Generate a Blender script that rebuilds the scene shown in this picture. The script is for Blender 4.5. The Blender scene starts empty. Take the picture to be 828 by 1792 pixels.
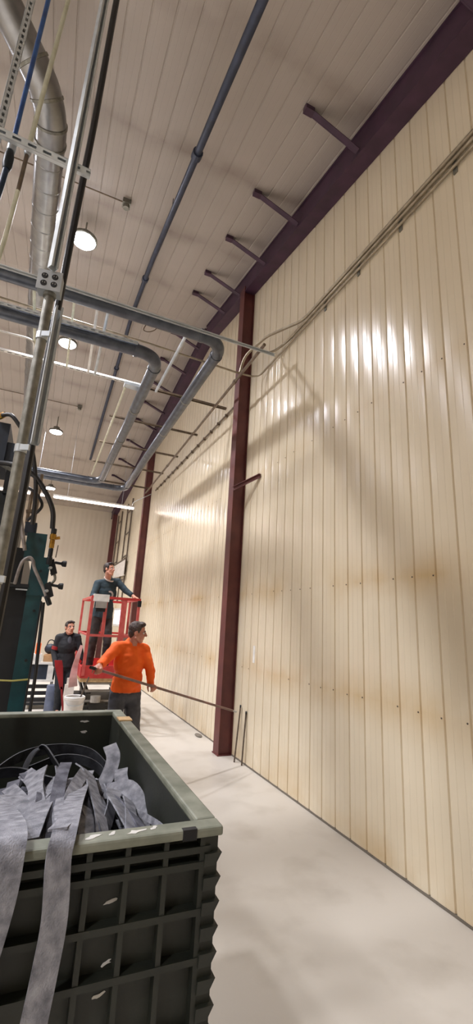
import bpy, bmesh, math, random
import numpy as np
from mathutils import Vector, Matrix, noise

random.seed(7)
scene = bpy.context.scene
COL = scene.collection
PI = math.pi

# ------------------------------------------------------------------ camera
yaw, pitch, roll = 0.40032, 0.2519, 0.05538
F = Vector((math.sin(yaw) * math.cos(pitch), math.cos(yaw) * math.cos(pitch), math.sin(pitch)))
R0 = Vector((math.cos(yaw), -math.sin(yaw), 0))
U0 = R0.cross(F)
R1 = R0 * math.cos(roll) + U0 * math.sin(roll)
U1 = U0 * math.cos(roll) - R0 * math.sin(roll)
cam_data = bpy.data.cameras.new('camera')
cam = bpy.data.objects.new('camera', cam_data)
COL.objects.link(cam)
mw = Matrix((R1, U1, -F)).transposed().to_4x4()
mw.translation = Vector((0, 0, 1.75))
cam.matrix_world = mw
cam_data.sensor_fit = 'VERTICAL'
cam_data.sensor_height = 36
cam_data.lens = 773.4 * 36 / 1792
cam_data.clip_start = 0.05
cam_data.clip_end = 200
scene.camera = cam

# ------------------------------------------------------------------ world, exposure
world = bpy.data.worlds.new('world')
scene.world = world
world.use_nodes = True
world.node_tree.nodes['Background'].inputs[0].default_value = (0.9, 0.95, 1.0, 1)
world.node_tree.nodes['Background'].inputs[1].default_value = 0.05
scene.view_settings.view_transform = 'Standard'
scene.view_settings.look = 'None'
scene.view_settings.gamma = 1
scene.view_settings.use_curve_mapping = False
scene.view_settings.exposure = 0.17
LAMP_POWER = 136.0         # high bay lamps, watts each
TUBE_STRENGTH = 11.0       # fluorescent tubes


# ------------------------------------------------------------------ materials
def lin(c):
    return tuple(((v / 255) / 12.92 if v / 255 <= 0.04045 else ((v / 255 + 0.055) / 1.055) ** 2.4) for v in c) + (1,)


def mat(name, c, rough=0.5, metal=0.0, c2=None, scale=8.0, stretch=(1, 1, 1), bump=0.0, bscale=60.0, lo=0.35, hi=0.7,
        spec=0.5, detail=4.0, rvar=0.0):
    m = bpy.data.materials.new(name)
    m.use_nodes = True
    nt = m.node_tree
    b = nt.nodes['Principled BSDF']
    b.inputs['Roughness'].default_value = rough
    b.inputs['Metallic'].default_value = metal
    b.inputs['Specular IOR Level'].default_value = spec
    if c2 is None:
        c2 = tuple(max(0, v * 0.88) for v in c)
    geo = nt.nodes.new('ShaderNodeNewGeometry')
    mp = nt.nodes.new('ShaderNodeMapping')
    mp.inputs['Scale'].default_value = stretch
    nt.links.new(geo.outputs['Position'], mp.inputs['Vector'])
    nz = nt.nodes.new('ShaderNodeTexNoise')
    nz.inputs['Scale'].default_value = scale
    nz.inputs['Detail'].default_value = detail
    nt.links.new(mp.outputs[0], nz.inputs['Vector'])
    rp = nt.nodes.new('ShaderNodeValToRGB')
    rp.color_ramp.elements[0].position = lo
    rp.color_ramp.elements[0].color = lin(c2)
    rp.color_ramp.elements[1].position = hi
    rp.color_ramp.elements[1].color = lin(c)
    nt.links.new(nz.outputs['Fac'], rp.inputs[0])
    nt.links.new(rp.outputs[0], b.inputs['Base Color'])
    if rvar:
        mr = nt.nodes.new('ShaderNodeMapRange')
        mr.inputs['To Min'].default_value = rough - rvar
        mr.inputs['To Max'].default_value = rough + rvar
        nt.links.new(nz.outputs['Fac'], mr.inputs['Value'])
        nt.links.new(mr.outputs[0], b.inputs['Roughness'])
    if bump:
        n2 = nt.nodes.new('ShaderNodeTexNoise')
        n2.inputs['Scale'].default_value = bscale
        n2.inputs['Detail'].default_value = 3
        nt.links.new(geo.outputs['Position'], n2.inputs['Vector'])
        bp = nt.nodes.new('ShaderNodeBump')
        bp.inputs['Strength'].default_value = bump
        bp.inputs['Distance'].default_value = 0.01
        nt.links.new(n2.outputs['Fac'], bp.inputs['Height'])
        nt.links.new(bp.outputs[0], b.inputs['Normal'])
    return m


def glow(name, c, strength):
    m = bpy.data.materials.new(name)
    m.use_nodes = True
    b = m.node_tree.nodes['Principled BSDF']
    b.inputs['Base Color'].default_value = (0.8, 0.8, 0.8, 1)
    b.inputs['Emission Color'].default_value = lin(c)
    b.inputs['Emission Strength'].default_value = strength
    return m


def math_node(nt, op, a, b=None):
    n = nt.nodes.new('ShaderNodeMath')
    n.operation = op
    for i, v in enumerate((a, b)):
        if v is None:
            continue
        if isinstance(v, (int, float)):
            n.inputs[i].default_value = v
        else:
            nt.links.new(v, n.inputs[i])
    return n.outputs[0]


def mix_col(nt, fac, a, b):
    n = nt.nodes.new('ShaderNodeMix')
    n.data_type = 'RGBA'
    nt.links.new(fac, n.inputs[0])
    for i, v in ((6, a), (7, b)):
        if isinstance(v, tuple):
            n.inputs[i].default_value = v
        else:
            nt.links.new(v, n.inputs[i])
    return n.outputs[2]


def panel_mat(name, base, base2, stain_shade, bands, axis, rough):
    """painted liner panels; yellowed wall stains along the girts, painted-in shade bands along the ceiling purlins"""
    m = mat(name, base, rough, 0, base2, 1.1, (1, 1, 0.35), lo=0.3, hi=0.75, spec=0.6)
    nt = m.node_tree
    b = nt.nodes['Principled BSDF']
    src = b.inputs['Base Color'].links[0].from_socket
    geo = nt.nodes.new('ShaderNodeNewGeometry')
    sx = nt.nodes.new('ShaderNodeSeparateXYZ')
    nt.links.new(geo.outputs['Position'], sx.inputs[0])
    nz = nt.nodes.new('ShaderNodeTexNoise')
    nz.inputs['Scale'].default_value = 1.7
    nz.inputs['Detail'].default_value = 5
    nt.links.new(geo.outputs['Position'], nz.inputs['Vector'])
    coord = sx.outputs[axis]
    total = None
    for pos, wid, amt in bands:
        d = math_node(nt, 'ABSOLUTE', math_node(nt, 'SUBTRACT', coord, pos))
        f = math_node(nt, 'MAXIMUM', math_node(nt, 'SUBTRACT', 1.0, math_node(nt, 'DIVIDE', d, wid)), 0.0)
        f = math_node(nt, 'MULTIPLY', math_node(nt, 'POWER', f, 1.6), amt)
        total = f if total is None else math_node(nt, 'MAXIMUM', total, f)
    mr = nt.nodes.new('ShaderNodeMapRange')
    mr.inputs['From Min'].default_value = 0.36
    mr.inputs['From Max'].default_value = 0.68
    nt.links.new(nz.outputs['Fac'], mr.inputs['Value'])
    fac = math_node(nt, 'MULTIPLY', total, mr.outputs[0])
    nt.links.new(mix_col(nt, fac, src, lin(stain_shade)), b.inputs['Base Color'])
    return m


M = {}
M['wall'] = panel_mat('cream_panel', (226, 214, 190), (220, 207, 181), (200, 172, 126),
                      [(0.06, 0.5, 0.75), (1.2, 0.34, 0.8), (2.22, 0.36, 0.85), (4.0, 0.22, 0.35)], 'Z', 0.22)
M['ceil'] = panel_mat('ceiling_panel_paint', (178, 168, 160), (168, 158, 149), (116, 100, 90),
                      [(k * 1.52 - 0.2, 0.3, 0.75) for k in range(-3, 15)], 'Y', 0.42)  # shade along the purlin lines, painted into the ceiling colour as darker bands
M['backing'] = mat('panel_backing', (110, 98, 80), 0.8)
M['floor'] = mat('concrete', (196, 190, 180), 0.36, 0, (176, 169, 158), 2.1, lo=0.27, hi=0.5, bump=0.05, bscale=40, rvar=0.12, detail=9)
M['steel'] = mat('oxide_steel', (104, 54, 50), 0.5, 0, (88, 44, 44), 5)
M['purple'] = mat('oxide_rafter', (74, 46, 68), 0.55, 0, (60, 38, 56), 5)
M['galv'] = mat('galvanised', (196, 202, 206), 0.42, 0.65, (176, 182, 186), 9)
M['strut'] = mat('bright_strut', (206, 212, 214), 0.42, 0.3, (186, 192, 196), 12)
M['spiral'] = mat('spiral_duct_metal', (158, 158, 158), 0.3, 0.9, (138, 138, 138), 7)
M['galv_dull'] = mat('galvanised_dull', (150, 150, 142), 0.45, 0.7, (116, 114, 106), 18)
M['duct'] = mat('grey_duct', (92, 97, 106), 0.3, 0.45, (72, 76, 84), 9)
M['white_metal'] = mat('white_metal', (226, 224, 218), 0.4, 0.0, (205, 202, 196), 10)
M['brown_metal'] = mat('brownish_conduit', (128, 112, 94), 0.4, 0.5, (100, 86, 72), 12)
M['bluepipe'] = mat('blue_grey_pipe', (58, 66, 88), 0.45, 0.2, (46, 52, 68), 9)
M['bluehose'] = mat('blue_hose', (44, 92, 158), 0.4, 0, (30, 62, 118), 14)
M['navyhose'] = mat('navy_hose', (26, 50, 78), 0.5, 0, (16, 34, 56), 14)
M['cream_pipe'] = mat('cream_pipe', (214, 214, 192), 0.4, 0, (190, 190, 166), 12)
M['black'] = mat('black_rubber', (24, 22, 24), 0.45, 0, (14, 13, 15), 30)
M['dark'] = mat('machine_dark', (17, 24, 30), 0.45, 0.1, (10, 14, 19), 12)
M['dark2'] = mat('machine_black', (10, 12, 16), 0.6, 0, (6, 7, 10), 14)
M['teal'] = mat('machine_teal', (18, 66, 70), 0.42, 0, (11, 46, 52), 9)
M['navy'] = mat('machine_navy', (34, 44, 58), 0.5, 0, (25, 33, 45), 9)
M['brass'] = mat('brass', (186, 146, 66), 0.3, 0.9, (140, 100, 40), 25)
M['greyhose'] = mat('grey_hose', (148, 140, 134), 0.4, 0, (112, 104, 100), 20)
M['yellow'] = mat('yellow_cord', (176, 168, 92), 0.7)
M['bin'] = mat('bin_plastic', (39, 42, 34), 0.5, 0, (29, 32, 26), 6, bump=0.05, bscale=90)
M['bin_rim'] = mat('bin_rim_dusty', (136, 138, 124), 0.55, 0, (100, 104, 90), 14, lo=0.3, hi=0.72)
M['bin_scuff'] = mat('scuffed_white', (214, 212, 206), 0.6)
M['strap_mid'] = mat('grey_strap', (112, 113, 124), 0.85, 0, (66, 67, 77), 30, bump=0.35, bscale=260, lo=0.32, hi=0.72)
M['wall_conduit'] = mat('tan_conduit', (176, 164, 142), 0.35, 0.55, (150, 138, 118), 12)
M['strap'] = mat('dusty_strap', (156, 157, 164), 0.85, 0, (100, 101, 109), 34, bump=0.35, bscale=260, lo=0.32, hi=0.72)
M['strap_dark'] = mat('black_strap', (58, 60, 66), 0.55, 0, (32, 33, 37), 22, bump=0.2, bscale=200)
M['red'] = mat('lift_red', (196, 62, 58), 0.45, 0, (176, 46, 46), 8)
M['red_fade'] = mat('lift_red_faded', (204, 98, 92), 0.5, 0, (186, 76, 72), 12)
M['deepred'] = mat('deep_red', (150, 26, 32), 0.45)
M['lift_base'] = mat('lift_base_dark', (52, 50, 48), 0.5, 0.2, (36, 35, 34), 9)
M['lift_grey'] = mat('lift_grey', (168, 164, 158), 0.45, 0.3)
M['tan'] = mat('deck_tan', (206, 176, 132), 0.7, 0, (176, 140, 96), 18)
M['pink'] = mat('pale_pink_sheet', (226, 190, 186), 0.6, 0, (206, 166, 164), 10)
M['stone'] = mat('pale_board', (214, 206, 196), 0.75, 0, (190, 182, 172), 8)
M['card'] = mat('cardboard', (190, 150, 108), 0.85, 0, (168, 128, 88), 9)
M['bucket'] = mat('white_bucket', (228, 226, 222), 0.4, 0, (210, 208, 204), 9)
M['bluegrey'] = mat('blue_grey_drum', (92, 100, 122), 0.55, 0, (76, 84, 104), 8)
M['skin'] = mat('skin', (206, 150, 126), 0.5, 0, (194, 134, 110), 18)
M['skin2'] = mat('skin_ruddy', (204, 142, 118), 0.5, 0, (190, 124, 102), 18)
M['hair'] = mat('dark_brown_hair', (58, 42, 36), 0.6, 0, (36, 26, 24), 60, bump=0.3, bscale=200)
M['hair2'] = mat('grey_brown_hair', (84, 66, 58), 0.6, 0, (56, 42, 38), 60, bump=0.3, bscale=200)
M['orange'] = mat('orange_shirt', (255, 108, 16), 0.75, 0, (246, 94, 8), 7, bump=0.1, bscale=120)
M['pants'] = mat('charcoal_trousers', (84, 84, 90), 0.85, 0, (66, 66, 72), 14, bump=0.1, bscale=150)
M['sweat'] = mat('dark_teal_sweatshirt', (44, 62, 70), 0.85, 0, (34, 50, 58), 9, bump=0.1, bscale=150)
M['dirty'] = mat('dark_work_trousers', (72, 66, 64), 0.9, 0, (44, 42, 44), 9, bump=0.1, bscale=150)
M['hoodie'] = mat('black_hoodie', (34, 35, 40), 0.85, 0, (24, 25, 30), 9, bump=0.1, bscale=150)
M['jeans'] = mat('black_jeans', (36, 40, 46), 0.85, 0, (26, 30, 36), 12)
M['shoe'] = mat('brown_boot', (72, 56, 48), 0.7)
M['tee'] = mat('pale_collar', (206, 190, 180), 0.8)
M['greytee'] = mat('grey_tee', (74, 76, 84), 0.85)
M['eye'] = mat('eye_white', (210, 205, 200), 0.3)
M['iris'] = mat('iris_dark', (40, 28, 22), 0.3)
M['logo'] = mat('pale_print', (188, 178, 172), 0.8)
M['pole'] = mat('worn_pole', (150, 112, 104), 0.5, 0.2, (112, 92, 84), 9)
M['rod'] = mat('rust_rod', (112, 100, 88), 0.6, 0.3, (86, 74, 64), 20)
M['debris'] = mat('grey_debris', (120, 112, 100), 0.9)
M['paper'] = mat('white_paper', (232, 230, 224), 0.7)
M['lens'] = glow('lamp_lens', (244, 244, 255), 110.0)
M['tube'] = glow('tube_glow', (255, 232, 220), TUBE_STRENGTH)
M['daylight'] = glow('daylit_glass', (196, 220, 255), 1.4)


# ------------------------------------------------------------------ mesh helpers
WO = {}          # world origin of every object built here


class MB:
    def __init__(self):
        self.v = []
        self.f = []

    def quadbox(self, c8):
        n = len(self.v)
        self.v += [Vector(p) for p in c8]
        for q in ((0, 3, 2, 1), (4, 5, 6, 7), (0, 1, 5, 4), (1, 2, 6, 5), (2, 3, 7, 6), (3, 0, 4, 7)):
            self.f.append([n + i for i in q])
        return self

    def box(self, lo, hi):
        x0, y0, z0 = lo
        x1, y1, z1 = hi
        return self.quadbox([(x0, y0, z0), (x1, y0, z0), (x1, y1, z0), (x0, y1, z0),
                             (x0, y0, z1), (x1, y0, z1), (x1, y1, z1), (x0, y1, z1)])

    def obox(self, c, ax, ay, az):
        """oriented box: centre and three half vectors"""
        c, ax, ay, az = Vector(c), Vector(ax), Vector(ay), Vector(az)
        return self.quadbox([c - ax - ay - az, c + ax - ay - az, c + ax + ay - az, c - ax + ay - az,
                             c - ax - ay + az, c + ax - ay + az, c + ax + ay + az, c - ax + ay + az])

    def bar(self, p0, p1, w, h, up=(0, 0, 1)):
        p0, p1 = Vector(p0), Vector(p1)
        d = p1 - p0
        a = d.normalized()
        s = a.cross(Vector(up))
        if s.length < 1e-4:
            s = a.cross(Vector((1, 0, 0)))
        s.normalize()
        u = s.cross(a)
        return self.obox((p0 + p1) / 2, d / 2, s * w / 2, u * h / 2)

    def tube(self, pts, r, n=10, caps=True):
        pts = [Vector(p) for p in pts]
        rr = r if isinstance(r, (list, tuple)) else [r] * len(pts)
        t = (pts[1] - pts[0]).normalized()
        s = t.orthogonal().normalized()
        base = len(self.v)
        for i, p in enumerate(pts):
            a = pts[max(0, i - 1)]
            b = pts[min(len(pts) - 1, i + 1)]
            t = (b - a).normalized()
            s = (s - t * s.dot(t)).normalized()
            u = t.cross(s)
            for k in range(n):
                q = 2 * PI * k / n
                self.v.append(p + (s * math.cos(q) + u * math.sin(q)) * rr[i])
        for i in range(len(pts) - 1):
            for k in range(n):
                a = base + i * n + k
                b = base + i * n + (k + 1) % n
                self.f.append([a, b, b + n, a + n])
        if caps:
            self.f.append([base + k for k in range(n)][::-1])
            e = base + (len(pts) - 1) * n
            self.f.append([e + k for k in range(n)])
        return self

    def ball(self, c, r, n=12, m=8):
        c = Vector(c)
        rx, ry, rz = r if isinstance(r, (tuple, list)) else (r, r, r)
        base = len(self.v)
        for i in range(1, m):
            th = PI * i / m
            for k in range(n):
                q = 2 * PI * k / n
                self.v.append(c + Vector((rx * math.sin(th) * math.cos(q), ry * math.sin(th) * math.sin(q), rz * math.cos(th))))
        top = len(self.v)
        self.v.append(c + Vector((0, 0, rz)))
        self.v.append(c - Vector((0, 0, rz)))
        for i in range(m - 2):
            for k in range(n):
                a = base + i * n + k
                b = base + i * n + (k + 1) % n
                self.f.append([a, a + n, b + n, b])
        for k in range(n):
            self.f.append([top, base + k, base + (k + 1) % n])
            e = base + (m - 2) * n
            self.f.append([top + 1, e + (k + 1) % n, e + k])
        return self

    def lathe(self, c, prof, n=24, axis=(0, 0, 1)):
        a = Vector(axis).normalized()
        s = a.orthogonal().normalized()
        u = a.cross(s)
        c = Vector(c)
        base = len(self.v)
        for (r, z) in prof:
            for k in range(n):
                q = 2 * PI * k / n
                self.v.append(c + a * z + (s * math.cos(q) + u * math.sin(q)) * max(r, 1e-4))
        for i in range(len(prof) - 1):
            for k in range(n):
                p = base + i * n + k
                q = base + i * n + (k + 1) % n
                self.f.append([p, q, q + n, p + n])
        self.f.append([base + k for k in range(n)][::-1])
        e = base + (len(prof) - 1) * n
        self.f.append([e + k for k in range(n)])
        return self

    def ribbon(self, pts, side, w, th=0.004):
        """flat strap swept along pts; side = width direction (one or one per point)"""
        pts = [Vector(p) for p in pts]
        base = len(self.v)
        ww = w if isinstance(w, (list, tuple)) else [w] * len(pts)
        for i, p in enumerate(pts):
            t = (pts[min(len(pts) - 1, i + 1)] - pts[max(0, i - 1)]).normalized()
            s = Vector(side[i] if isinstance(side, list) else side)
            s = (s - t * s.dot(t)).normalized()
            n = t.cross(s)
            for a, b in ((-1, -1), (1, -1), (1, 1), (-1, 1)):
                self.v.append(p + s * (a * ww[i] / 2) + n * (b * th / 2))
        for i in range(len(pts) - 1):
            for k in range(4):
                a = base + i * 4 + k
                b = base + i * 4 + (k + 1) % 4
                self.f.append([a, b, b + 4, a + 4])
        self.f.append([base + 3, base + 2, base + 1, base])
        e = base + (len(pts) - 1) * 4
        self.f.append([e, e + 1, e + 2, e + 3])
        return self

    def build(self, name, m, parent=None, smooth=False, origin=None):
        if origin is None:
            if parent is not None:
                origin = WO[parent.name]
            else:
                lo = Vector([min(p[i] for p in self.v) for i in range(3)])
                hi = Vector([max(p[i] for p in self.v) for i in range(3)])
                origin = Vector(((lo.x + hi.x) / 2, (lo.y + hi.y) / 2, lo.z))
        origin = Vector(origin)
        me = bpy.data.meshes.new(name)
        me.from_pydata([tuple(p - origin) for p in self.v], [], self.f)
        me.update()
        bm = bmesh.new()
        bm.from_mesh(me)
        bmesh.ops.recalc_face_normals(bm, faces=bm.faces)
        bm.to_mesh(me)
        bm.free()
        if smooth:
            me.polygons.foreach_set('use_smooth', [True] * len(me.polygons))
            me.set_sharp_from_angle(angle=math.radians(42))
        me.materials.append(m)
        o = bpy.data.objects.new(name, me)
        COL.objects.link(o)
        if parent is not None:
            o.parent = parent
            o.location = origin - WO[parent.name]
        else:
            o.location = origin
        WO[o.name] = origin
        return o


def thing(name, label, cat, loc, group=None):
    o = bpy.data.objects.new(name, None)
    o.empty_display_size = 0.1
    COL.objects.link(o)
    o.location = loc
    WO[o.name] = Vector(loc)
    return tag(o, label, cat, group)


def tag(o, label, cat, group=None):
    o['label'] = label
    o['category'] = cat
    if group:
        o['group'] = group
    return o


def struct(o):
    o['kind'] = 'structure'
    return o


def link(o, parent=None, origin=None):
    COL.objects.link(o)
    if parent:
        o.parent = parent
    if origin is not None:
        WO[o.name] = Vector(origin)
    return o


def catmull(P, n=6):
    P = [Vector(p) for p in P]
    Q = [P[0] * 2 - P[1]] + P + [P[-1] * 2 - P[-2]]
    out = []
    for i in range(1, len(Q) - 2):
        a, b, c, d = Q[i - 1], Q[i], Q[i + 1], Q[i + 2]
        for k in range(n):
            t = k / n
            out.append(0.5 * ((2 * b) + (c - a) * t + (2 * a - 5 * b + 4 * c - d) * t * t + (3 * b - a - 3 * c + d) * t ** 3))
    out.append(P[-1])
    return out


def fillet(P, r, n=6):
    P = [Vector(p) for p in P]
    out = [P[0]]
    for i in range(1, len(P) - 1):
        a = (P[i - 1] - P[i]).normalized()
        b = (P[i + 1] - P[i]).normalized()
        p0, p1 = P[i] + a * r, P[i] + b * r
        for k in range(n + 1):
            t = k / n
            out.append(p0 * (1 - t) ** 2 + P[i] * 2 * t * (1 - t) + p1 * t * t)
    out.append(P[-1])
    return out


# ------------------------------------------------------------------ the building
WX = 2.78                       # room face of the long liner-panel wall
RIDGE, ZR = 8.5, 8.395
YB, YE, XL = -4.0, 21.7, -9.0   # back wall, end wall, left wall


def zc(y):
    return ZR - 0.19 * (RIDGE - y) if y < RIDGE else ZR - 0.123 * (y - RIDGE)


fl = struct(MB().box((XL, YB, -0.2), (WX + 0.1, YE, 0)).build('floor', M['floor']))

PITCH = 0.217


def panel_mesh(name, length, m):
    """one liner panel: joint valleys at both sides, three shallow flutes, slightly bowed pan.
    x = across (0..PITCH), y = proud of the wall, z = along"""
    prof = [(0.0, 0.0), (0.004, 0.0), (0.010, 0.013)]
    for a, b in ((0.010, 0.074), (0.074, 0.143), (0.143, 0.207)):
        for k in range(1, 4):
            t = k / 3
            x = a + (b - a) * t
            bow = 0.0135 + 0.0030 * math.sin(PI * (x - 0.01) / 0.197)
            prof.append((x - (0.004 if k == 3 and b < 0.2 else 0), bow))
        if b < 0.2:
            prof.append((b, bow - 0.0016))
            prof.append((b + 0.004, bow))
    prof += [(0.213, 0.0), (0.217, 0.0)]
    v, f = [], []
    for x, y in prof:
        v += [(x, y, 0), (x, y, length)]
    for i in range(len(prof) - 1):
        f.append([2 * i, 2 * i + 2, 2 * i + 3, 2 * i + 1])
    me = bpy.data.meshes.new(name)
    me.from_pydata(v, [], f)
    me.materials.append(m)
    return me


# right wall: slab + 118 individual panels + screws
wr = struct(MB().quadbox([(WX + 0.002, YB, 0), (WX + 0.1, YB, 0), (WX + 0.1, YE, 0), (WX + 0.002, YE, 0),
                          (WX + 0.002, YB, 6.0), (WX + 0.1, YB, 6.0), (WX + 0.1, YE, 6.75), (WX + 0.002, YE, 6.75)]
                         ).build('wall_right', M['backing']))
wtop = MB()
for y0, y1 in ((YB, RIDGE), (RIDGE, YE)):
    wtop.quadbox([(WX + 0.002, y0, 5.9), (WX + 0.1, y0, 5.9), (WX + 0.1, y1, 5.9), (WX + 0.002, y1, 5.9),
                  (WX + 0.002, y0, zc(y0)), (WX + 0.1, y0, zc(y0)), (WX + 0.1, y1, zc(y1)), (WX + 0.002, y1, zc(y1))])
wtop.build('gable_backing', M['backing'], wr)
pm = panel_mesh('wall_panel', 1.0, M['wall'])
y = -1.6
while y + PITCH < YE:
    h = min(zc(y), zc(y + PITCH)) - 0.02
    o = bpy.data.objects.new('wall_panel', pm)
    o.location = Vector((WX, y + PITCH, 0.018)) - WO['wall_right']
    o.rotation_euler = (0, 0, PI / 2)
    # local x runs along +Y after the turn, local y points at -X (into the room)
    o.location.y -= PITCH
    o.scale = (1, 1, h - 0.018)
    link(o, wr)
    y += PITCH
mb = MB()
y = -1.6
while y < YE:
    for z in (1.19, 2.21, 4.0):
        if random.random() < 0.72:
            mb.lathe((WX - 0.013, y + 0.026, z + random.uniform(-.006, .006)), [(0.007, 0), (0.007, 0.004), (0.003, 0.006)], 6, (-1, 0, 0))
    y += PITCH
o = mb.build('panel_screws', M['rod'], wr)
o['kind'] = 'stuff'
trim = MB().bar((WX - 0.012, YB, 0.008), (WX - 0.012, YE, 0.008), 0.018, 0.016).build('baseboard_right', M['debris'])
struct(trim)

# ceiling: two roof slopes of liner panels that follow the pitch
ce = MB()
for y0, y1 in ((YB, RIDGE), (RIDGE, YE)):
    ce.quadbox([(XL, y0, zc(y0) + 0.01), (WX + 0.1, y0, zc(y0) + 0.01), (WX + 0.1, y1, zc(y1) + 0.01), (XL, y1, zc(y1) + 0.01),
                (XL, y0, zc(y0) + 0.12), (WX + 0.1, y0, zc(y0) + 0.12), (WX + 0.1, y1, zc(y1) + 0.12), (XL, y1, zc(y1) + 0.12)])
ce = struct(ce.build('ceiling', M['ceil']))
for y0, y1 in ((YB + 0.05, RIDGE), (RIDGE, YE - 0.02)):
    d = Vector((0, y1 - y0, zc(y1) - zc(y0)))
    L = d.length
    d.normalize()
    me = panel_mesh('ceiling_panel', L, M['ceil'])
    ax = Vector((1, 0, 0))
    ay = d.cross(ax)                    # downwards
    rot = Matrix((ax, ay, d)).transposed().to_euler()
    if ay.z > 0:
        raise SystemExit('ceiling panel faces up')
    x = WX - 0.03 - PITCH
    while x > -6.4:
        o = bpy.data.objects.new('ceiling_panel', me)
        o.rotation_euler = rot
        o.scale = (1, 0.55, 1)
        o.location = Vector((x, y0, zc(y0))) - WO['ceiling']
        link(o, ce)
        x -= PITCH

# end wall with fine ribs, left wall and wall behind the camera
wave = mat('end_wall_paint', (216, 206, 188), 0.5, 0, (206, 194, 176), 1.0, (1, 1, 0.4))
nt = wave.node_tree
geo = nt.nodes.new('ShaderNodeNewGeometry')
wv = nt.nodes.new('ShaderNodeTexWave')
wv.inputs['Scale'].default_value = 1.45
nt.links.new(geo.outputs['Position'], wv.inputs['Vector'])
bp = nt.nodes.new('ShaderNodeBump')
bp.inputs['Strength'].default_value = 0.25
bp.inputs['Distance'].default_value = 0.02
nt.links.new(wv.outputs['Fac'], bp.inputs['Height'])
nt.links.new(bp.outputs[0], nt.nodes['Principled BSDF'].inputs['Normal'])
struct(MB().box((XL, YE, 0), (WX + 0.1, YE + 0.1, zc(YE) + 0.1)).build('wall_end', wave))
struct(MB().box((XL - 0.1, YB, 0), (XL, YE, 8.4)).build('wall_left', wave))
struct(MB().box((XL, YB - 0.1, 0), (WX + 0.1, YB, zc(YB) + 0.1)).build('wall_back', wave))


# steel columns: H section, flanges parallel to the wall
def column(y, ztop, label, xo=2.765, depth=0.205, w=0.2):
    t = thing('steel_column', label, 'column', (xo - depth / 2, y, 0), 'wall columns')
    xi = xo - depth
    MB().box((xi, y - w / 2, 0.012), (xi + 0.014, y + w / 2, ztop)).build('room_flange', M['steel'], t)
    MB().box((xo - 0.014, y - w / 2, 0.012), (xo, y + w / 2, ztop)).build('wall_flange', M['steel'], t)
    MB().box((xi + 0.014, y - w / 2 + 0.03, 0.012), (xo - 0.014, y - w / 2 + 0.042, ztop)).build('web', M['steel'], t)
    MB().box((xi - 0.012, y - w / 2 - 0.012, 0), (xo, y + w / 2 + 0.012, 0.014)).build('base_plate', M['steel'], t)
    return t


column(6.33, 7.72, 'tall dark red steel column nearest the camera, against the cream panel wall')
column(13.72, 7.3, 'dark red steel column behind the red lift, second along the wall')
column(20.9, 6.5, 'distant dark steel column in the corner, behind the man on the lift')


# rafters with flange braces
def rafter(y0, z0, y1, z1, label, braces, dep=0.34):
    t = thing('rafter', label, 'rafter', (2.66, (y0 + y1) / 2, (z0 + z1) / 2), 'purple rafters')
    a, b = Vector((2.66, y0, z0)), Vector((2.66, y1, z1))
    u = Vector((0, 0, 1))
    d = (b - a).normalized()
    n = Vector((1, 0, 0))
    up = n.cross(d)

    def slab(zlo, zhi, w):
        return MB().obox((a + b) / 2 + up * (zlo + zhi) / 2, (b - a) / 2, n * w / 2, up * (zhi - zlo) / 2)
    slab(0, 0.014, 0.2).build('lower_flange', M['purple'], t)
    slab(0.014, dep - 0.014, 0.16).build('web', M['purple'], t)
    slab(dep - 0.014, dep, 0.2).build('upper_flange', M['purple'], t)
    for y in braces:
        q = (y - y0) / (y1 - y0)
        p = a.lerp(b, q) + up * 0.06 + Vector((-0.1, 0, 0))
        e = Vector((1.93, y + 0.03, zc(y) - 0.04))
        m = MB()
        m.bar(p, e, 0.07, 0.012)
        m.bar(p + Vector((0, 0.03, 0.03)), e + Vector((0, 0.03, 0.03)), 0.01, 0.07)
        m.obox(e + Vector((0, 0, 0.0)), (0.055, 0, 0), (0, 0.038, 0), (0, 0, 0.03))
        m.build('brace', M['purple'], t)
    return t


rafter(-1.5, zc(-1.5) - 0.36, RIDGE, ZR - 0.36, 'dark purple rafter rising along the top of the wall, near half of roof',
       [1.6, 3.1, 4.42, 5.45, 6.5, 7.25])
rafter(RIDGE, ZR - 0.36, YE - 0.1, zc(YE - 0.1) - 0.36, 'dark purple rafter falling away along the wall top, far half of roof',
       [8.9, 9.9, 10.9, 11.9, 12.9, 14.3, 15.8, 17.3])


# ------------------------------------------------------------------ lamps
def high_bay(x, y, z, label, group='round lamps under the roof'):
    t = thing('high_bay_lamp', label, 'lamp', (x, y, z), group)
    MB().lathe((x, y, z), [(0.185, 0.0), (0.2, 0.01), (0.2, 0.05), (0.13, 0.09), (0.09, 0.12), (0.09, 0.16)], 28).build('housing', M['galv_dull'], t, True)
    MB().lathe((x, y, z), [(0.17, -0.012), (0.178, -0.002)], 28).build('lens', M['lens'], t)
    ld = bpy.data.lights.new('lamp_light', 'AREA')
    ld.shape = 'DISK'
    ld.size = 0.34
    ld.energy = LAMP_POWER
    ld.color = (0.97, 0.96, 1.0)
    ld.spread = math.radians(122)
    lo = bpy.data.objects.new('lamp_light', ld)
    COL.objects.link(lo)
    lo.parent = t
    lo.location = (0, 0, -0.016)
    MB().tube([(x, y, z + 0.16), (x, y, zc(y) - 0.03)], 0.012, 8).build('stem', M['galv_dull'], t)
    return t


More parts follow.
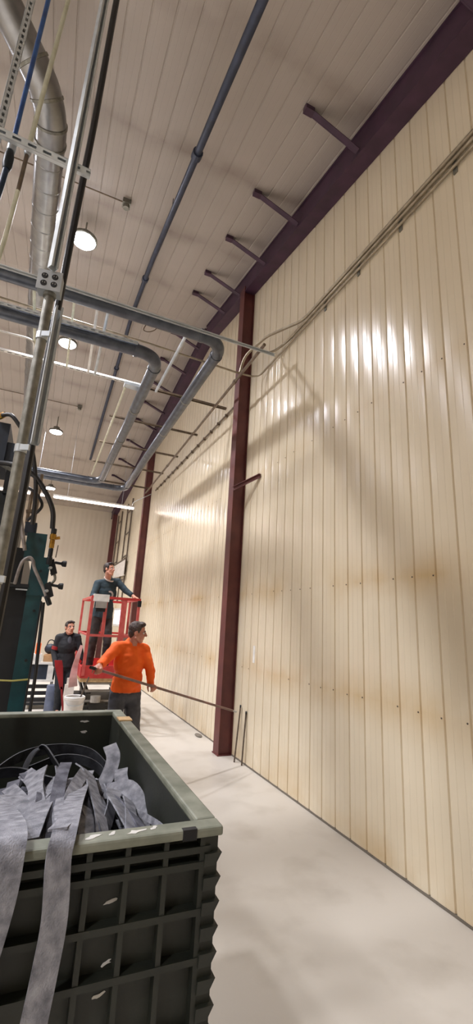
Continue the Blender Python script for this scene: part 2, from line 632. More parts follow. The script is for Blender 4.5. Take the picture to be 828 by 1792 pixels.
high_bay(-0.205, 6.42, 7.6, 'glowing round ceiling lamp nearest the camera, right of the spiral duct')
high_bay(-0.28, 9.48, 7.6, 'glowing round ceiling lamp second in the row, between the two grey ducts')
high_bay(-0.31, 13.8, 7.2, 'small glowing round ceiling lamp third in the row, above the shiny cross ducts')
high_bay(-0.275, 18.3, 6.6, 'farthest glowing round ceiling lamp, just above the long tube lamp')
for (x, y) in ((-3.4, 2.5), (-3.4, 6.5), (-3.4, -1.5)):  # unseen lamps added to brighten the lower wall and floor
    high_bay(x, y, zc(y) - 0.4, 'added round fill lamp in a middle row, left of the picture', 'added fill lamps out of frame')
for (x, y) in ((-5.6, 1.0), (-5.6, 6.5), (-5.6, 12.0), (-5.6, 17.0)):  # more unseen lamps, added as fill from the left side of the hall
    high_bay(x, y, zc(y) - 0.4, 'added round fill lamp in a left row, outside the picture', 'added fill lamps out of frame')


def tube_lamp(x0, x1, y, z, label, group):
    t = thing('tube_lamp', label, 'lamp', ((x0 + x1) / 2, y, z), group)
    MB().box((x0, y - 0.055, z + 0.02), (x1, y + 0.055, z + 0.07)).build('housing', M['white_metal'], t)
    for s in (-1, 1):
        MB().tube([(x0 + 0.03, y + s * 0.032, z), (x1 - 0.03, y + s * 0.032, z)], 0.029, 12).build('tube', M['tube'], t, True)
    for xe in (x0, x1 - 0.03):
        MB().box((xe, y - 0.05, z - 0.02), (xe + 0.03, y + 0.05, z + 0.03)).build('end_cap', M['white_metal'], t)
    for xe in (x0 + 0.4, x1 - 0.4):
        MB().tube([(xe, y, z + 0.07), (xe, y, zc(y))], 0.004, 6).build('hanger', M['galv'], t)
    return t


tube_lamp(-0.1, 2.33, 13.9, 5.2, 'long glowing tube lamp hanging across the aisle before the end wall', 'tube lamps')
tube_lamp(-2.65, -0.2, 13.9, 5.2, 'glowing tube lamp left of the long one, partly behind the hoses', 'tube lamps')
for k in (1, 2):
    tube_lamp(-2.65 - 2.55 * k, -0.2 - 2.55 * k, 13.9, 5.2, 'tube lamp in line with the long one, hidden behind the machine', 'tube lamps out of frame')


# ------------------------------------------------------------------ pipework under the roof
def strut(name, p0, p1, face, m, parent=None, slots=True, w=0.041, pitch=0.05):
    """strut channel with real slots on the side that looks along face"""
    p0, p1, face = Vector(p0), Vector(p1), Vector(face).normalized()
    d = (p1 - p0)
    L = d.length
    a = d / L
    face = (face - a * face.dot(a)).normalized()
    s = a.cross(face)
    h = w / 2
    mb = MB()
    c = (p0 + p1) / 2
    mb.obox(c + s * (h - .0015), a * L / 2, s * .0015, face * h)
    mb.obox(c - s * (h - .0015), a * L / 2, s * .0015, face * h)
    mb.obox(c - face * (h - .0015), a * L / 2, s * h, face * .0015)
    if slots:
        for q in (-1, 1):
            mb.obox(c + face * (h - .0015) + s * q * (h * .67), a * L / 2, s * h * .33, face * .0015)
        n = max(1, int(L / pitch))
        for k in range(n):
            mb.obox(p0 + a * (k + .5) * L / n + face * (h - .0015), a * (L / n * .22), s * h * .36, face * .0015)
    else:
        for q in (-1, 1):
            mb.obox(c + face * (h - .0015) + s * q * (h * .72), a * L / 2, s * h * .28, face * .0015)
    return mb.build(name, m, parent)


DOWN = (0, -0.35, -1)

# dark grey duct A: crosses the hall, turns, runs along the wall, turns back at the far end
def duct(label, pts, r, segs, joints):
    t = thing('grey_duct', label, 'duct', pts[1])
    P = fillet(pts, 0.34, 9)
    # split into straight runs and elbows, each its own part
    runs = [(0, 1), (10, 11), (20, 21)]
    for a, b in runs:
        MB().tube([P[a], P[b]], r, 20).build('straight_run', M[segs], t, True)
    for a, b in ((1, 10), (11, 20)):
        MB().tube(P[a:b + 1], r * 1.03, 20).build('elbow', M[segs], t, True)
        for k in (a, b):
            dd = (P[min(k + 1, len(P) - 1)] - P[max(k - 1, 0)]).normalized()
            MB().lathe(P[k], [(r * 1.12, -0.022), (r * 1.12, 0.022)], 20, dd).build('collar', M[segs], t)
    for q in joints:
        a, b = Vector(q[0]), Vector(q[1])
        dd = (b - a).normalized()
        n = int((b - a).length / 1.5)
        for k in range(1, n + 1):
            MB().lathe(a + dd * (k * 1.5), [(r * 1.06, -0.018), (r * 1.06, 0.018)], 20, dd).build('seam_band', M['galv_dull'], t)
    return t


duct('thick grey duct turning near the purple column, outermost of the two', [(-5.5, 5.0, 5.5), (1.8, 5.0, 5.5), (1.8, 12.75, 5.45), (-5.5, 12.75, 5.45)],
     0.083, 'duct', [((1.8, 5.3, 5.5), (1.8, 12.4, 5.46))])
duct('thick grey duct with the inner bend, left of the outer one', [(-5.5, 5.66, 5.44), (1.06, 5.66, 5.44), (1.06, 12.35, 5.44), (-5.5, 12.35, 5.5)],
     0.088, 'duct', [((1.06, 6.0, 5.44), (1.06, 12.0, 5.44))])

# struts that cross the hall and carry the ducts
o = strut('cross_strut', (-5.5, 4.885, 5.52), (2.52, 4.885, 5.475), (0, -1, -0.6), M['strut'], slots=False)
tag(o, 'galvanised strut along the front of the outer duct, ending at the wall conduits', 'strut')
o = strut('cross_strut', (-5.5, 5.54, 5.475), (0.72, 5.54, 5.475), (0, -1, -0.5), M['strut'], pitch=0.1)
tag(o, 'slotted galvanised strut along the front of the inner duct, left of its bend', 'strut')
o = strut('cross_strut', (-5.5, 6.93, 5.63), (1.02, 6.93, 5.63), DOWN, M['white_metal'], pitch=0.1)
tag(o, 'pale slotted strut crossing below the ceiling, its end clipped to the inner duct', 'strut')
o = strut('cross_strut', (1.1, 6.95, 5.63), (2.62, 6.95, 5.61), DOWN, M['brown_metal'], slots=False)
tag(o, 'dark strut from the pale clip across the outer duct towards the column', 'strut')
o = MB().box((0.76, 6.86, 5.55), (1.1, 7.0, 5.6)).build('strut_cover', M['galv'])
tag(o, 'pale grey flat cover plate at the end of the pale strut', 'plate')
for k, (yy, zz, x0) in enumerate(((8.42, 5.65, 0.72), (9.88, 5.65, 0.7), (11.3, 5.65, 0.72), (12.95, 5.66, 0.8))):
    o = strut('cross_strut', (x0, yy, zz), (2.56, yy, zz), DOWN, M['brown_metal'], slots=False, w=0.034)
    tag(o, ('thin rung between the two ducts and the wall rail, nearest of four past the column',
            'thin rung between ducts and wall rail, second of four past the column',
            'thin rung between ducts and wall rail, third of four past the column',
            'thin rung between ducts and wall rail, beside the second column')[k], 'strut', 'rungs under the ducts')

# conduits that run along the hall
def conduit(name, pts, r, m, label, cat='conduit', group=None, f=0.12, couple=0.0, n=8):
    t = thing(name, label, cat, pts[0], group)
    P = fillet(pts, f, 5) if len(pts) > 2 else [Vector(p) for p in pts]
    MB().tube(P, r, n).build('pipe', M[m], t, True)
    if couple:
        for i in range(len(pts) - 1):
            a, b = Vector(pts[i]), Vector(pts[i + 1])
            dd = b - a
            L = dd.length
            k = couple * 0.5
            while k < L - 0.1:
                MB().lathe(a + dd * (k / L), [(r * 1.35, -0.03), (r * 1.35, 0.03)], n, dd).build('coupling', M[m], t)
                k += couple
    return t


conduit('conduit', [(1.31, 5.14, 5.6), (1.3, 6.93, 5.59)], 0.024, 'galv', 'bright conduit slanting between the two ducts near the column')
conduit('conduit', [(0.79, 6.98, 5.56), (0.79, 12.2, 5.56)], 0.02, 'cream_pipe', 'pale thin conduit running away beside the inner duct', couple=3)
conduit('conduit', [(-0.626, 5.15, 5.6), (-0.626, 6.9, 5.59)], 0.018, 'cream_pipe', 'short pale conduit between the struts, left of the outlet pole', group=None)
conduit('conduit', [(-0.16, 5.15, 5.62), (-0.16, 6.9, 5.61)], 0.016, 'cream_pipe', 'short pale conduit between the struts, just right of the outlet box')
conduit('conduit', [(0.12, 5.15, 5.62), (0.17, 6.9, 5.61)], 0.018, 'white_metal', 'white conduit between the struts, left one of the pair above the pale strut')
conduit('conduit', [(0.255, 5.15, 5.6), (0.275, 6.9, 5.59)], 0.02, 'galv', 'galvanised conduit between the struts, right one of the pair above the pale strut')
conduit('conduit', [(-5.5, 6.3, 5.5), (-0.63, 6.3, 5.56), (-0.63, 6.9, 5.56)], 0.014, 'white_metal', 'thin white conduit entering from the left above the pale strut')
t = conduit('wall_rail', [(2.36, 4.9, 5.6), (2.4, 7.2, 5.595), (2.52, 13.3, 5.6)], 0.024, 'brown_metal', 'long rail under the rung ends, running along the wall past the column', 'rail', couple=2.2)

# conduits on the wall: three in a row with straps
t = thing('wall_conduit_run', 'bundle of three parallel conduits strapped to the cream wall, rising to the upper right', 'conduit', (2.74, 1.5, 5.7))
for k, z in enumerate((5.855, 5.79, 5.715)):
    pts = [(2.735, -1.5, z), (2.735, 4.45, z)]
    if k == 0:
        pts = [(2.735, -1.5, z), (2.735, 4.5, z), (2.55, 5.25, 6.02), (2.4, 5.7, 5.9), (2.36, 5.75, 5.63)]
    elif k == 1:
        pts = [(2.735, -1.5, z), (2.735, 4.95, z), (2.6, 5.2, 5.7), (2.3, 5.16, 5.68), (1.0, 5.16, 5.7)]
    else:
        pts = [(2.735, -1.5, z), (2.735, 5.4, z), (2.7, 5.8, 5.66), (2.4, 5.86, 5.68), (0.9, 5.86, 5.74), (-3, 5.86, 5.8)]
    MB().tube(fillet(pts, 0.14, 6), 0.021 - 0.003 * k, 10).build('pipe', M['wall_conduit'], t, True)
yy = -1.2
while yy < 4.6:
    MB().box((2.752, yy - 0.02, 5.66), (2.768, yy + 0.02, 5.9)).build('strap', M['galv_dull'], t)
    yy += 0.65
t = thing('wall_conduit_run', 'far conduit with many clips on the wall beyond the nearest column', 'conduit', (2.735, 7, 5.62))
MB().tube([(2.735, 6.75, 5.63), (2.735, 12.9, 5.62)], 0.018, 8).build('pipe', M['brown_metal'], t, True)
yy = 6.8
while yy < 12.8:
    MB().box((2.71, yy - 0.02, 5.59), (2.768, yy + 0.02, 5.65)).build('strap', M['brown_metal'], t)
    yy += 0.42
conduit('conduit', [(2.72, 13.35, 5.62), (2.5, 13.2, 5.45), (2.2, 13.5, 5.3), (2.25, 13.85, 5.28)], 0.012, 'galv', 'flexible feed whip from the wall to the long tube lamp', f=0.18)

# blue grey pipe under the roof
t = thing('roof_pipe', 'long dark blue-grey pipe hung under the ceiling from top centre down to the far ducts', 'pipe', (0.92, 6, 7.2))
rp = [(0.92, 0.5, 6.09), (0.92, 3.0, 6.83), (0.92, 6.6, 7.86), (0.92, 8.6, 8.2), (0.92, 12.2, 7.78), (0.92, 16, 7.3)]
MB().tube(fillet(rp, 0.3, 5), 0.042, 12).build('pipe', M['bluepipe'], t, True)
for (yy, zz) in ((3.97, 7.11), (7.2, 7.97), (10.6, 7.98)):
    MB().lathe((0.92, yy, zz), [(0.062, -0.05), (0.062, 0.05)], 12, (0, 1, 0.28)).build('coupling', M['bluepipe'], t)
for (yy, zz) in ((2.2, 6.6), (5.2, 7.46), (8.6, 8.2), (11.5, 7.87), (14.2, 7.54)):
    MB().tube([(0.92, yy, zz), (0.92, yy, zc(yy))], 0.006, 6).build('hanger', M['bluepipe'], t)

# junction boxes and feeds on the ceiling
def roof_feed(y, x0, x1, label, drop=0.05):
    z = zc(y) - drop
    t = thing('roof_conduit', label, 'conduit', (x1, y, z))
    MB().tube([(x0, y, z), (x1, y, z)], 0.011, 6).build('pipe', M['brown_metal'], t, True)
    MB().box((x1 - 0.02, y - 0.06, z - 0.045), (x1 + 0.1, y + 0.06, z + 0.04)).build('junction_box', M['galv_dull'], t)
    MB().lathe((x1 + 0.04, y, z - 0.045), [(0.045, -0.05), (0.05, 0)], 10).build('box_cover', M['galv_dull'], t)
    return t


roof_feed(5.62, -2.0, 0.27, 'thin conduit ending in a small grey box on the ceiling, above the nearest lamp')
roof_feed(8.75, -3.0, 1.25, 'thin conduit ending in a small box on the ceiling beyond the outer duct')
roof_feed(12.95, -2.2, 0.2, 'thin conduit ending in a small grey box on the ceiling by the third lamp')
for k, pts in enumerate(([(1.27, 8.7, 8.2), (1.0, 8.3, 7.9), (0.8, 8.4, 8.0), (0.7, 8.75, 8.3)],
                         [(1.4, 8.75, 8.3), (1.45, 8.5, 7.95), (1.3, 8.4, 7.75), (1.2, 8.6, 7.9), (1.3, 8.75, 8.25)])):
    o = MB().tube(catmull(pts, 6), 0.01, 6).build('loose_cable', M['brown_metal'], smooth=True)
    tag(o, ('loose cable sagging left of the ceiling box beyond the outer duct', 'loose cable looped right of the ceiling box beyond the outer duct')[k], 'cable')

# spiral duct, top left
t = thing('spiral_duct', 'big shiny spiral duct at top left, bending up and away behind the struts', 'duct', (-0.6, 5, 6.63))
sp = [Vector((-0.62, 4.15, 6.63)), Vector((-0.72, 7.0, 6.63)), Vector((-1.1, 16.0, 6.5))]
MB().tube([sp[0], sp[2]], 0.15, 28).build('straight_run', M['spiral'], t, True)
dd = (sp[2] - sp[0]).normalized()
k = 0.25
while k < 11:
    MB().lathe(sp[0] + dd * k, [(0.15, -0.012), (0.155, -0.004), (0.155, 0.004), (0.15, 0.012)], 28, dd).build('seam_ring', M['spiral'], t, True)
    k += 0.3 if k < 5 else 0.8
el = [sp[0] + dd * 0.02, sp[0] + Vector((0.0, -0.16, 0.01)), sp[0] + Vector((-0.05, -0.34, 0.07)), sp[0] + Vector((-0.2, -0.52, 0.2)), sp[0] + Vector((-0.9, -1.17, 0.65))]
ec = catmull(el, 5)
MB().tube(ec[:16], 0.153, 28).build('elbow', M['spiral'], t, True)
MB().tube(ec[15:], 0.15, 28).build('upper_run', M['spiral'], t, True)
for k in (0, 5, 10, 15):
    MB().lathe(ec[k], [(0.15, -0.016), (0.163, -0.012), (0.163, 0.012), (0.15, 0.016)], 28, ec[k + 1] - ec[max(0, k - 1)]).build('seam_ring', M['galv_dull'], t)

# ------------------------------------------------------------------ drop pole with outlet box, struts and hoses at top left
t = thing('outlet_pole', 'vertical grey pole at left with a steel box of four sockets on top', 'outlet pole', (-0.2, 2.35, 1.45))
MB().tube([(-0.2, 2.35, 1.45), (-0.2, 2.35, 3.46)], 0.025, 16).build('pipe', M['galv_dull'], t, True)
for z in (3.2, 2.55, 1.9):
    MB().lathe((-0.2, 2.35, z), [(0.03, -0.02), (0.03, 0.02)], 14).build('clamp', M['galv'], t)
    MB().bar((-0.2, 2.32, z), (-0.16, 2.3, z), 0.012, 0.03).build('clamp_ear', M['galv'], t)
bx = MB().obox((-0.205, 2.35, 3.53), (0.058, -0.01, 0), (0.006, 0.034, 0), (0, 0, 0.058))
bx.build('outlet_box', M['galv'], t)
pl = MB()
fx, fz = Vector((0.062, -0.0107, 0)), Vector((0, 0, 0.062))
fc = Vector((-0.2115, 2.3135, 3.53))
pl.obox(fc, fx, (0.0003, 0.002, 0), fz)
plate = pl.build('cover_plate', M['galv'], t)
for sx in (-1, 1):
    for sz in (-1, 1):
        c = fc + fx * 0.42 * sx + fz * 0.38 * sz + Vector((-0.0005, -0.003, 0))
        MB().lathe(c, [(0.017, -0.002), (0.017, 0.002)], 14, (0.17, 1, 0)).build('socket', M['dark2'], plate)
        m = MB()
        for q in (-1, 1):
            m.obox(c + Vector((0.006 * q, -0.003, 0.003)), (0.0012, 0, 0), (0, 0.0006, 0), (0, 0, 0.004))
        m.build('socket_slot', M['white_metal'], plate)
conn = MB().lathe((-0.2, 2.35, 3.45), [(0.034, 0), (0.034, 0.03)], 12).build('connector', M['galv_dull'], t)

o = strut('hanging_strut', (-0.205, 2.3, 3.6), (-0.2, 2.35, 7.2), (0.6, -1, 0), M['strut'], slots=False)
tag(o, 'bright vertical strut dropping from the roof to the outlet box', 'strut')
o = strut('hanging_strut', (-0.146, 2.43, 2.62), (-0.146, 2.43, 3.46), (0.2, -1, 0), M['strut'], slots=False)
tag(o, 'short pale strut hanging just right of the outlet pole, below the socket box', 'strut')
o = strut('hanging_strut', (-0.63, 2.42, 4.3), (-0.63, 2.42, 7.2), (0.3, -1, -0.1), M['strut'])
tag(o, 'slotted vertical strut at the far left edge of the top', 'strut')
o = strut('short_strut', (-0.68, 2.36, 4.425), (-0.105, 2.36, 4.39), (0.1, -1, -0.45), M['strut'], pitch=0.075)
tag(o, 'short slotted cross strut joining the two vertical struts at top left', 'strut')
conduit('cable_drop', [(-0.135, 2.46, 7.2), (-0.138, 2.46, 4.9), (-0.155, 2.5, 3.9), (-0.165, 2.5, 3.0), (-0.162, 2.46, 2.3), (-0.17, 2.45, 1.5)], 0.021, 'black',
        'black cable hanging down the right side of the strut and outlet pole', 'cable')
t = thing('air_hose', 'blue air line with a dark fitting, top left corner', 'hose', (-0.56, 2.47, 4.4))
MB().tube([(-0.54, 2.47, 7.2), (-0.56, 2.47, 4.5)], 0.014, 10).build('upper_hose', M['bluehose'], t, True)
MB().lathe((-0.56, 2.47, 4.44), [(0.024, 0), (0.024, 0.06), (0.018, 0.08)], 12).build('ferrule', M['galv'], t, True)
MB().lathe((-0.562, 2.47, 4.3), [(0.02, 0), (0.028, 0.03), (0.028, 0.1), (0.02, 0.14)], 12).build('fitting', M['dark'], t, True)
MB().tube(catmull([(-0.563, 2.47, 4.3), (-0.572, 2.47, 4.1), (-0.6, 2.47, 3.8), (-0.7, 2.5, 3.3), (-0.95, 3.2, 2.95), (-1.0, 4.2, 2.77)]), 0.017, 10).build('lower_hose', M['navyhose'], t, True)
t = thing('white_pipe', 'cream coloured thin pipe with a clamp, right of the blue air line', 'pipe', (-0.47, 2.47, 4.4))
MB().tube([(-0.4, 2.47, 7.2), (-0.474, 2.47, 4.55)], 0.014, 10).build('upper_pipe', M['cream_pipe'], t, True)
MB().lathe((-0.474, 2.47, 4.46), [(0.017, 0), (0.021, 0.02), (0.021, 0.09)], 12).build('clamp', M['galv'], t, True)
MB().tube([(-0.474, 2.47, 4.48), (-0.479, 2.47, 4.16)], 0.012, 10).build('sleeve', M['brown_metal'], t, True)
MB().tube(catmull([(-0.479, 2.47, 4.18), (-0.5, 2.47, 3.7), (-0.58, 2.5, 3.2), (-0.85, 3.2, 2.9), (-0.9, 4.2, 2.77)]), 0.013, 10).build('lower_pipe', M['cream_pipe'], t, True)


# ------------------------------------------------------------------ small steel bits on the wall and by the column
t = thing('wall_bracket', 'dark red angle bracket sticking out from the nearest column to the wall', 'bracket', (2.66, 5.95, 3.9))
MB().bar((2.56, 6.22, 3.86), (2.75, 5.66, 3.95), 0.008, 0.06).build('leg', M['steel'], t)
MB().bar((2.56, 6.22, 3.885), (2.75, 5.66, 3.975), 0.06, 0.008).build('leg', M['steel'], t)
for (x0, y0, x1, y1, h, lab) in ((2.675, 5.93, 2.745, 5.965, 0.67, 'thin rusty rod leaning on the wall, the one nearer the column'),
                                 (2.715, 5.78, 2.755, 5.80, 0.62, 'thin rusty rod leaning on the wall, the right one of two')):
    t = thing('leaning_rod', lab, 'rod', (x0, y0, 0))
    MB().tube([(x0, y0, 0), (x1, y1, h)], 0.011, 8).build('shaft', M['rod'], t, True)
    MB().tube([(x1, y1, h), (x1 - 0.008, y1 - 0.02, h + 0.025)], 0.012, 8).build('hooked_tip', M['dark'], t)
o = MB().ball((2.66, 7.35, 0.012), (0.05, 0.12, 0.022), 10, 6).build('floor_debris', M['debris'])
tag(o, 'small grey scrap on the floor by the wall beyond the nearest column', 'debris')
o = MB().box((2.762, 5.62, 1.28), (2.766, 5.68, 1.5)).build('wall_sticker', M['paper'])
tag(o, 'small upright white sticker on the cream wall right of the nearest column', 'sticker')

# far bay: ladder frames, a tilted board and a daylit door pane on the long wall
for (y0, y1, x, lab) in ((16.7, 17.7, 2.72, 'upright pipe frame with rungs on the wall just left of second column'),
                         (19.1, 20.1, 2.72, 'upright pipe frame with rungs on the wall near the far corner')):
    t = thing('pipe_frame', lab, 'frame', (x, y0, 2.5))
    for yy in (y0, y1):
        MB().tube([(x, yy, 2.4), (x, yy, 6.3)], 0.028, 8).build('upright', M['rod'], t, True)
    for z in (3.2, 4.1, 5.0, 5.9):
        MB().tube([(x, y0, z), (x, y1, z)], 0.022, 8).build('rung', M['rod'], t, True)
t = thing('notice_board', 'pale sloping board on the wall behind the man on the lift', 'board', (2.7, 17.2, 3.0))
MB().quadbox([(2.65, 16.5, 3.35), (2.665, 16.5, 3.35), (2.665, 19.0, 3.45), (2.65, 19.0, 3.45),
              (2.65, 16.5, 3.9), (2.665, 16.5, 3.9), (2.665, 19.0, 3.9), (2.65, 19.0, 3.9)]).build('panel', M['stone'], t)
MB().bar((2.655, 16.4, 3.93), (2.655, 19.05, 3.93), 0.04, 0.05).build('top_rail', M['rod'], t)
MB().bar((2.655, 16.4, 3.32), (2.655, 19.05, 3.42), 0.04, 0.04).build('lower_rail', M['stone'], t)
dr = struct(MB().box((2.72, 16.4, 0), (2.77, 18.1, 2.3)).build('door_1', M['wall']))
pn = MB()
pn.box((2.71, 16.6, 1.6), (2.722, 17.15, 2.1))
wdw = struct(MB().box((2.712, 16.5, 1.5), (2.724, 18.0, 2.15)).build('window_1', M['white_metal'], None))
for y0, y1 in ((16.58, 17.2), (17.3, 17.92)):
    MB().box((2.704, y0, 1.58), (2.714, y1, 2.07)).build('pane', M['daylight'], wdw)


# ------------------------------------------------------------------ bulk bin in the foreground
BX0, BX1, BY0, BY1, BZ = -0.78, 0.50, 1.15, 2.66, 1.27
t = thing('bulk_bin', 'large dark olive plastic bin with a dusty rim, full of grey straps, in the foreground', 'bin', ((BX0 + BX1) / 2, (BY0 + BY1) / 2, 0))
RW, RH = 0.055, 0.05


def rim(name, lo, hi, m):
    o = MB().box(lo, hi).build(name, m, t)
    bv = o.modifiers.new('bevel', 'BEVEL')
    bv.width = 0.006
    bv.segments = 2
    return o


rim('rim', (BX0, BY0, BZ - 0.022), (BX1, BY0 + RW, BZ), M['bin_rim'])
rim('rim', (BX0, BY1 - RW, BZ - 0.022), (BX1, BY1, BZ), M['bin_rim'])
rim('rim', (BX1 - RW, BY0 + RW, BZ - 0.022), (BX1, BY1 - RW, BZ), M['bin_rim'])
rim('rim', (BX0, BY0 + RW, BZ - 0.022), (BX0 + RW, BY1 - RW, BZ), M['bin_rim'])
# notch step near the far right corner and the bite out of the front rim
MB().box((BX1 - RW - 0.004, BY1 - 0.3, BZ), (BX1 + 0.004, BY1 - 0.22, BZ + 0.006)).build('rim_patch', M['tan'], t)
MB().box((BX1 - 0.105, BY0 - 0.0015, BZ - 0.0225), (BX1 - 0.07, BY0 + 0.014, BZ + 0.001)).build('rim_notch', M['dark2'], t)
W1, W2 = 0.035, 0.02        # wall set back under the rim, and wall thickness
wl = MB()
wl.box((BX0 + W1, BY0 + W1, 0.14), (BX1 - W1, BY0 + W1 + W2, BZ - 0.02)).build('front_wall', M['bin'], t)
MB().box((BX0 + W1, BY1 - W1 - W2, 0.14), (BX1 - W1, BY1 - W1, BZ - 0.02)).build('back_wall', M['bin'], t)
MB().box((BX1 - W1 - W2, BY0 + W1 + W2, 0.14), (BX1 - W1, BY1 - W1 - W2, BZ - 0.02)).build('side_wall', M['bin'], t)
MB().box((BX0 + W1, BY0 + W1 + W2, 0.14), (BX0 + W1 + W2, BY1 - W1 - W2, BZ - 0.02)).build('side_wall', M['bin'], t)
MB().box((BX0 + 0.04, BY0 + 0.04, 0.12), (BX1 - 0.04, BY1 - 0.04, 0.16)).build('bin_floor', M['bin'], t)
# horizontal ribs of the front and right side, vertical ribs, corner lugs
for z in (1.222, 1.19, 1.095, 1.0, 0.86, 0.7, 0.52, 0.34, 0.2):
    MB().box((BX0 + 0.01, BY0 + 0.006, z - 0.007), (BX1 - 0.03, BY0 + W1, z + 0.007)).build('rib', M['bin'], t)
    MB().box((BX1 - W1, BY0 + 0.03, z - 0.007), (BX1 - 0.006, BY1 - 0.02, z + 0.007)).build('rib', M['bin'], t)
for x in (-0.62, -0.46, -0.31, -0.15, 0.02, 0.185, 0.27, 0.36, 0.45):
    MB().box((x - 0.006, BY0 + 0.008, 0.14), (x + 0.006, BY0 + W1, BZ - 0.022)).build('upright_rib', M['bin'], t)
for yy in (1.3, 1.55, 1.9, 2.25, 2.5):
    MB().box((BX1 - W1, yy - 0.007, 0.14), (BX1 - 0.008, yy + 0.007, BZ - 0.022)).build('upright_rib', M['bin'], t)
MB().box((BX1 - 0.05, BY0 + 0.012, 0.14), (BX1 - 0.009, BY0 + 0.06, BZ - 0.022)).build('corner_post', M['bin'], t)
z = BZ - 0.05
while z > 0.2:
    m = MB()
    m.quadbox([(BX1 - 0.045, BY0 + 0.004, z - 0.034), (BX1 - 0.016, BY0 + 0.004, z - 0.034), (BX1 - 0.016, BY0 + 0.06, z - 0.034), (BX1 - 0.045, BY0 + 0.06, z - 0.034),
               (BX1 - 0.045, BY0 + 0.0, z - 0.006), (BX1 - 0.002, BY0 + 0.0, z - 0.006), (BX1 - 0.002, BY0 + 0.06, z - 0.006), (BX1 - 0.045, BY0 + 0.06, z - 0.006)])
    m.build('corner_lug', M['bin'], t)
    z -= 0.05
for x0 in (BX0 + 0.05, -0.2, BX1 - 0.2):
    MB().box((x0, BY0 + 0.05, 0), (x0 + 0.14, BY1 - 0.05, 0.13)).build('foot', M['bin'], t)


def scuff(c, u, v, r, seed):
    """thin irregular smear: u, v half axes"""
    q = random.Random(seed)
    m = MB()
    c, u, v = Vector(c), Vector(u), Vector(v)
    n = u.cross(v).normalized() * 0.0006
    ring = []
    for k in range(11):
        a_ = 2 * PI * k / 11
        f_ = q.uniform(.35, 1.0)
        ring.append(c + u * math.cos(a_) * f_ + v * math.sin(a_) * f_)
    base = len(m.v)
    m.v += [p - n for p in ring] + [p + n for p in ring]
    m.f.append(list(range(11)))
    m.f.append(list(range(11, 22))[::-1])
    for k in range(11):
        m.f.append([k, (k + 1) % 11, (k + 1) % 11 + 11, k + 11])
    return m.build('scuff', M['bin_scuff'], t)


for i, (x, z, w) in enumerate(((0.245, 1.135, 0.018), (0.25, 1.02, 0.014), (0.24, 0.965, 0.016))):
    scuff((x, BY0 + W1 - 0.001, z), (w, 0, 0.004), (0, 0, 0.006), 0, i)
for i, (z, w) in enumerate(((1.225, 0.03), (1.175, 0.026), (1.075, 0.016))):
    scuff((0.31, BY1 - W1 - W2 - 0.001, z), (w, 0, 0.0), (0, 0, 0.008), 0, 10 + i)
for i, (x, w) in enumerate(((0.19, 0.022), (0.235, 0.012), (0.285, 0.03), (0.33, 0.012))):
    scuff((x, BY0 + 0.026 + 0.006 * (i % 2), BZ + 0.0004), (w, 0.008, 0), (-0.003, 0.01, 0), 0, 20 + i)

# ------------------------------------------------------------------ straps in the bin
G = 'grey straps heaped in the bin'


def strap(pts, side, w, label, m='strap', group=G, th=0.005):
    o = MB().ribbon(catmull(pts, 6), side, w, th).build('strap', M[m], None, True)
    return tag(o, label, 'strap', group)


strap([(0.27, 2.0, 1.165), (0.22, 1.75, 1.19), (0.17, 1.45, 1.25), (0.135, 1.22, 1.292), (0.122, 1.15, 1.285), (0.117, 1.132, 1.25),
       (0.124, 1.128, 1.15), (0.118, 1.126, 1.06), (0.11, 1.125, 0.98)], (1, 0.1, 0.02), 0.052,
      'long grey strap hanging over the front rim, middle one, frayed dusty face', group=None)
strap([(0.21, 1.98, 1.15), (0.17, 1.72, 1.19), (0.145, 1.5, 1.225), (0.128, 1.24, 1.284), (0.11, 1.17, 1.296)], (1, -0.1, 0.1), 0.042,
      'grey strap lying under the middle hanging strap at the rim')
strap([(-0.1, 1.9, 1.15), (-0.02, 1.6, 1.2), (0.005, 1.3, 1.275), (0.012, 1.18, 1.295), (0.012, 1.135, 1.28), (0.008, 1.12, 1.2),
       (-0.012, 1.118, 1.08), (-0.04, 1.118, 0.95)], (1, 0.08, 0.0), 0.075, 'wide pale grey strap hanging over the front rim at far left', group=None)
strap([(0.04, 2.12, 1.09), (0.05, 2.18, 1.15), (0.075, 2.22, 1.19), (0.11, 2.22, 1.2), (0.15, 2.16, 1.17), (0.2, 2.1, 1.11)], (0.15, -1, 0.2), 0.085,
      'dark strap bent into an upright loop at the top of the heap', 'strap_dark', None)
strap([(-0.16, 1.95, 1.13), (-0.08, 2.05, 1.155), (0.02, 2.1, 1.15), (0.12, 2.05, 1.13), (0.2, 2.0, 1.12)], (0, -0.7, 0.75), 0.06,
      'dark strap lying across the heap below the loop at left', 'strap_dark', None)
strap([(-0.1, 2.2, 1.09), (0.02, 2.36, 1.135), (0.18, 2.45, 1.14), (0.33, 2.42, 1.12), (0.42, 2.3, 1.06)], (0, -0.2, 1), 0.045,
      'long black strap curving behind the heap against the back wall', 'strap_dark', None)
strap([(0.05, 2.28, 1.1), (0.2, 2.36, 1.12), (0.34, 2.3, 1.1), (0.43, 2.15, 1.02)], (0.2, -0.3, 1), 0.04,
      'black strap on edge just inside the long curved one', 'strap_dark', None)
strap([(0.3, 1.95, 1.1), (0.345, 1.98, 1.14), (0.37, 2.02, 1.2), (0.36, 2.08, 1.235)], (1, -0.3, 0.1), 0.055,
      'cut strap end sticking up at the right of the heap', group=None)
strap([(0.39, 1.75, 1.06), (0.395, 1.83, 1.12), (0.39, 1.92, 1.155), (0.4, 1.98, 1.17)], (1, -0.35, 0.2), 0.05,
      'stubby strap end at the right edge of the heap', group=None)
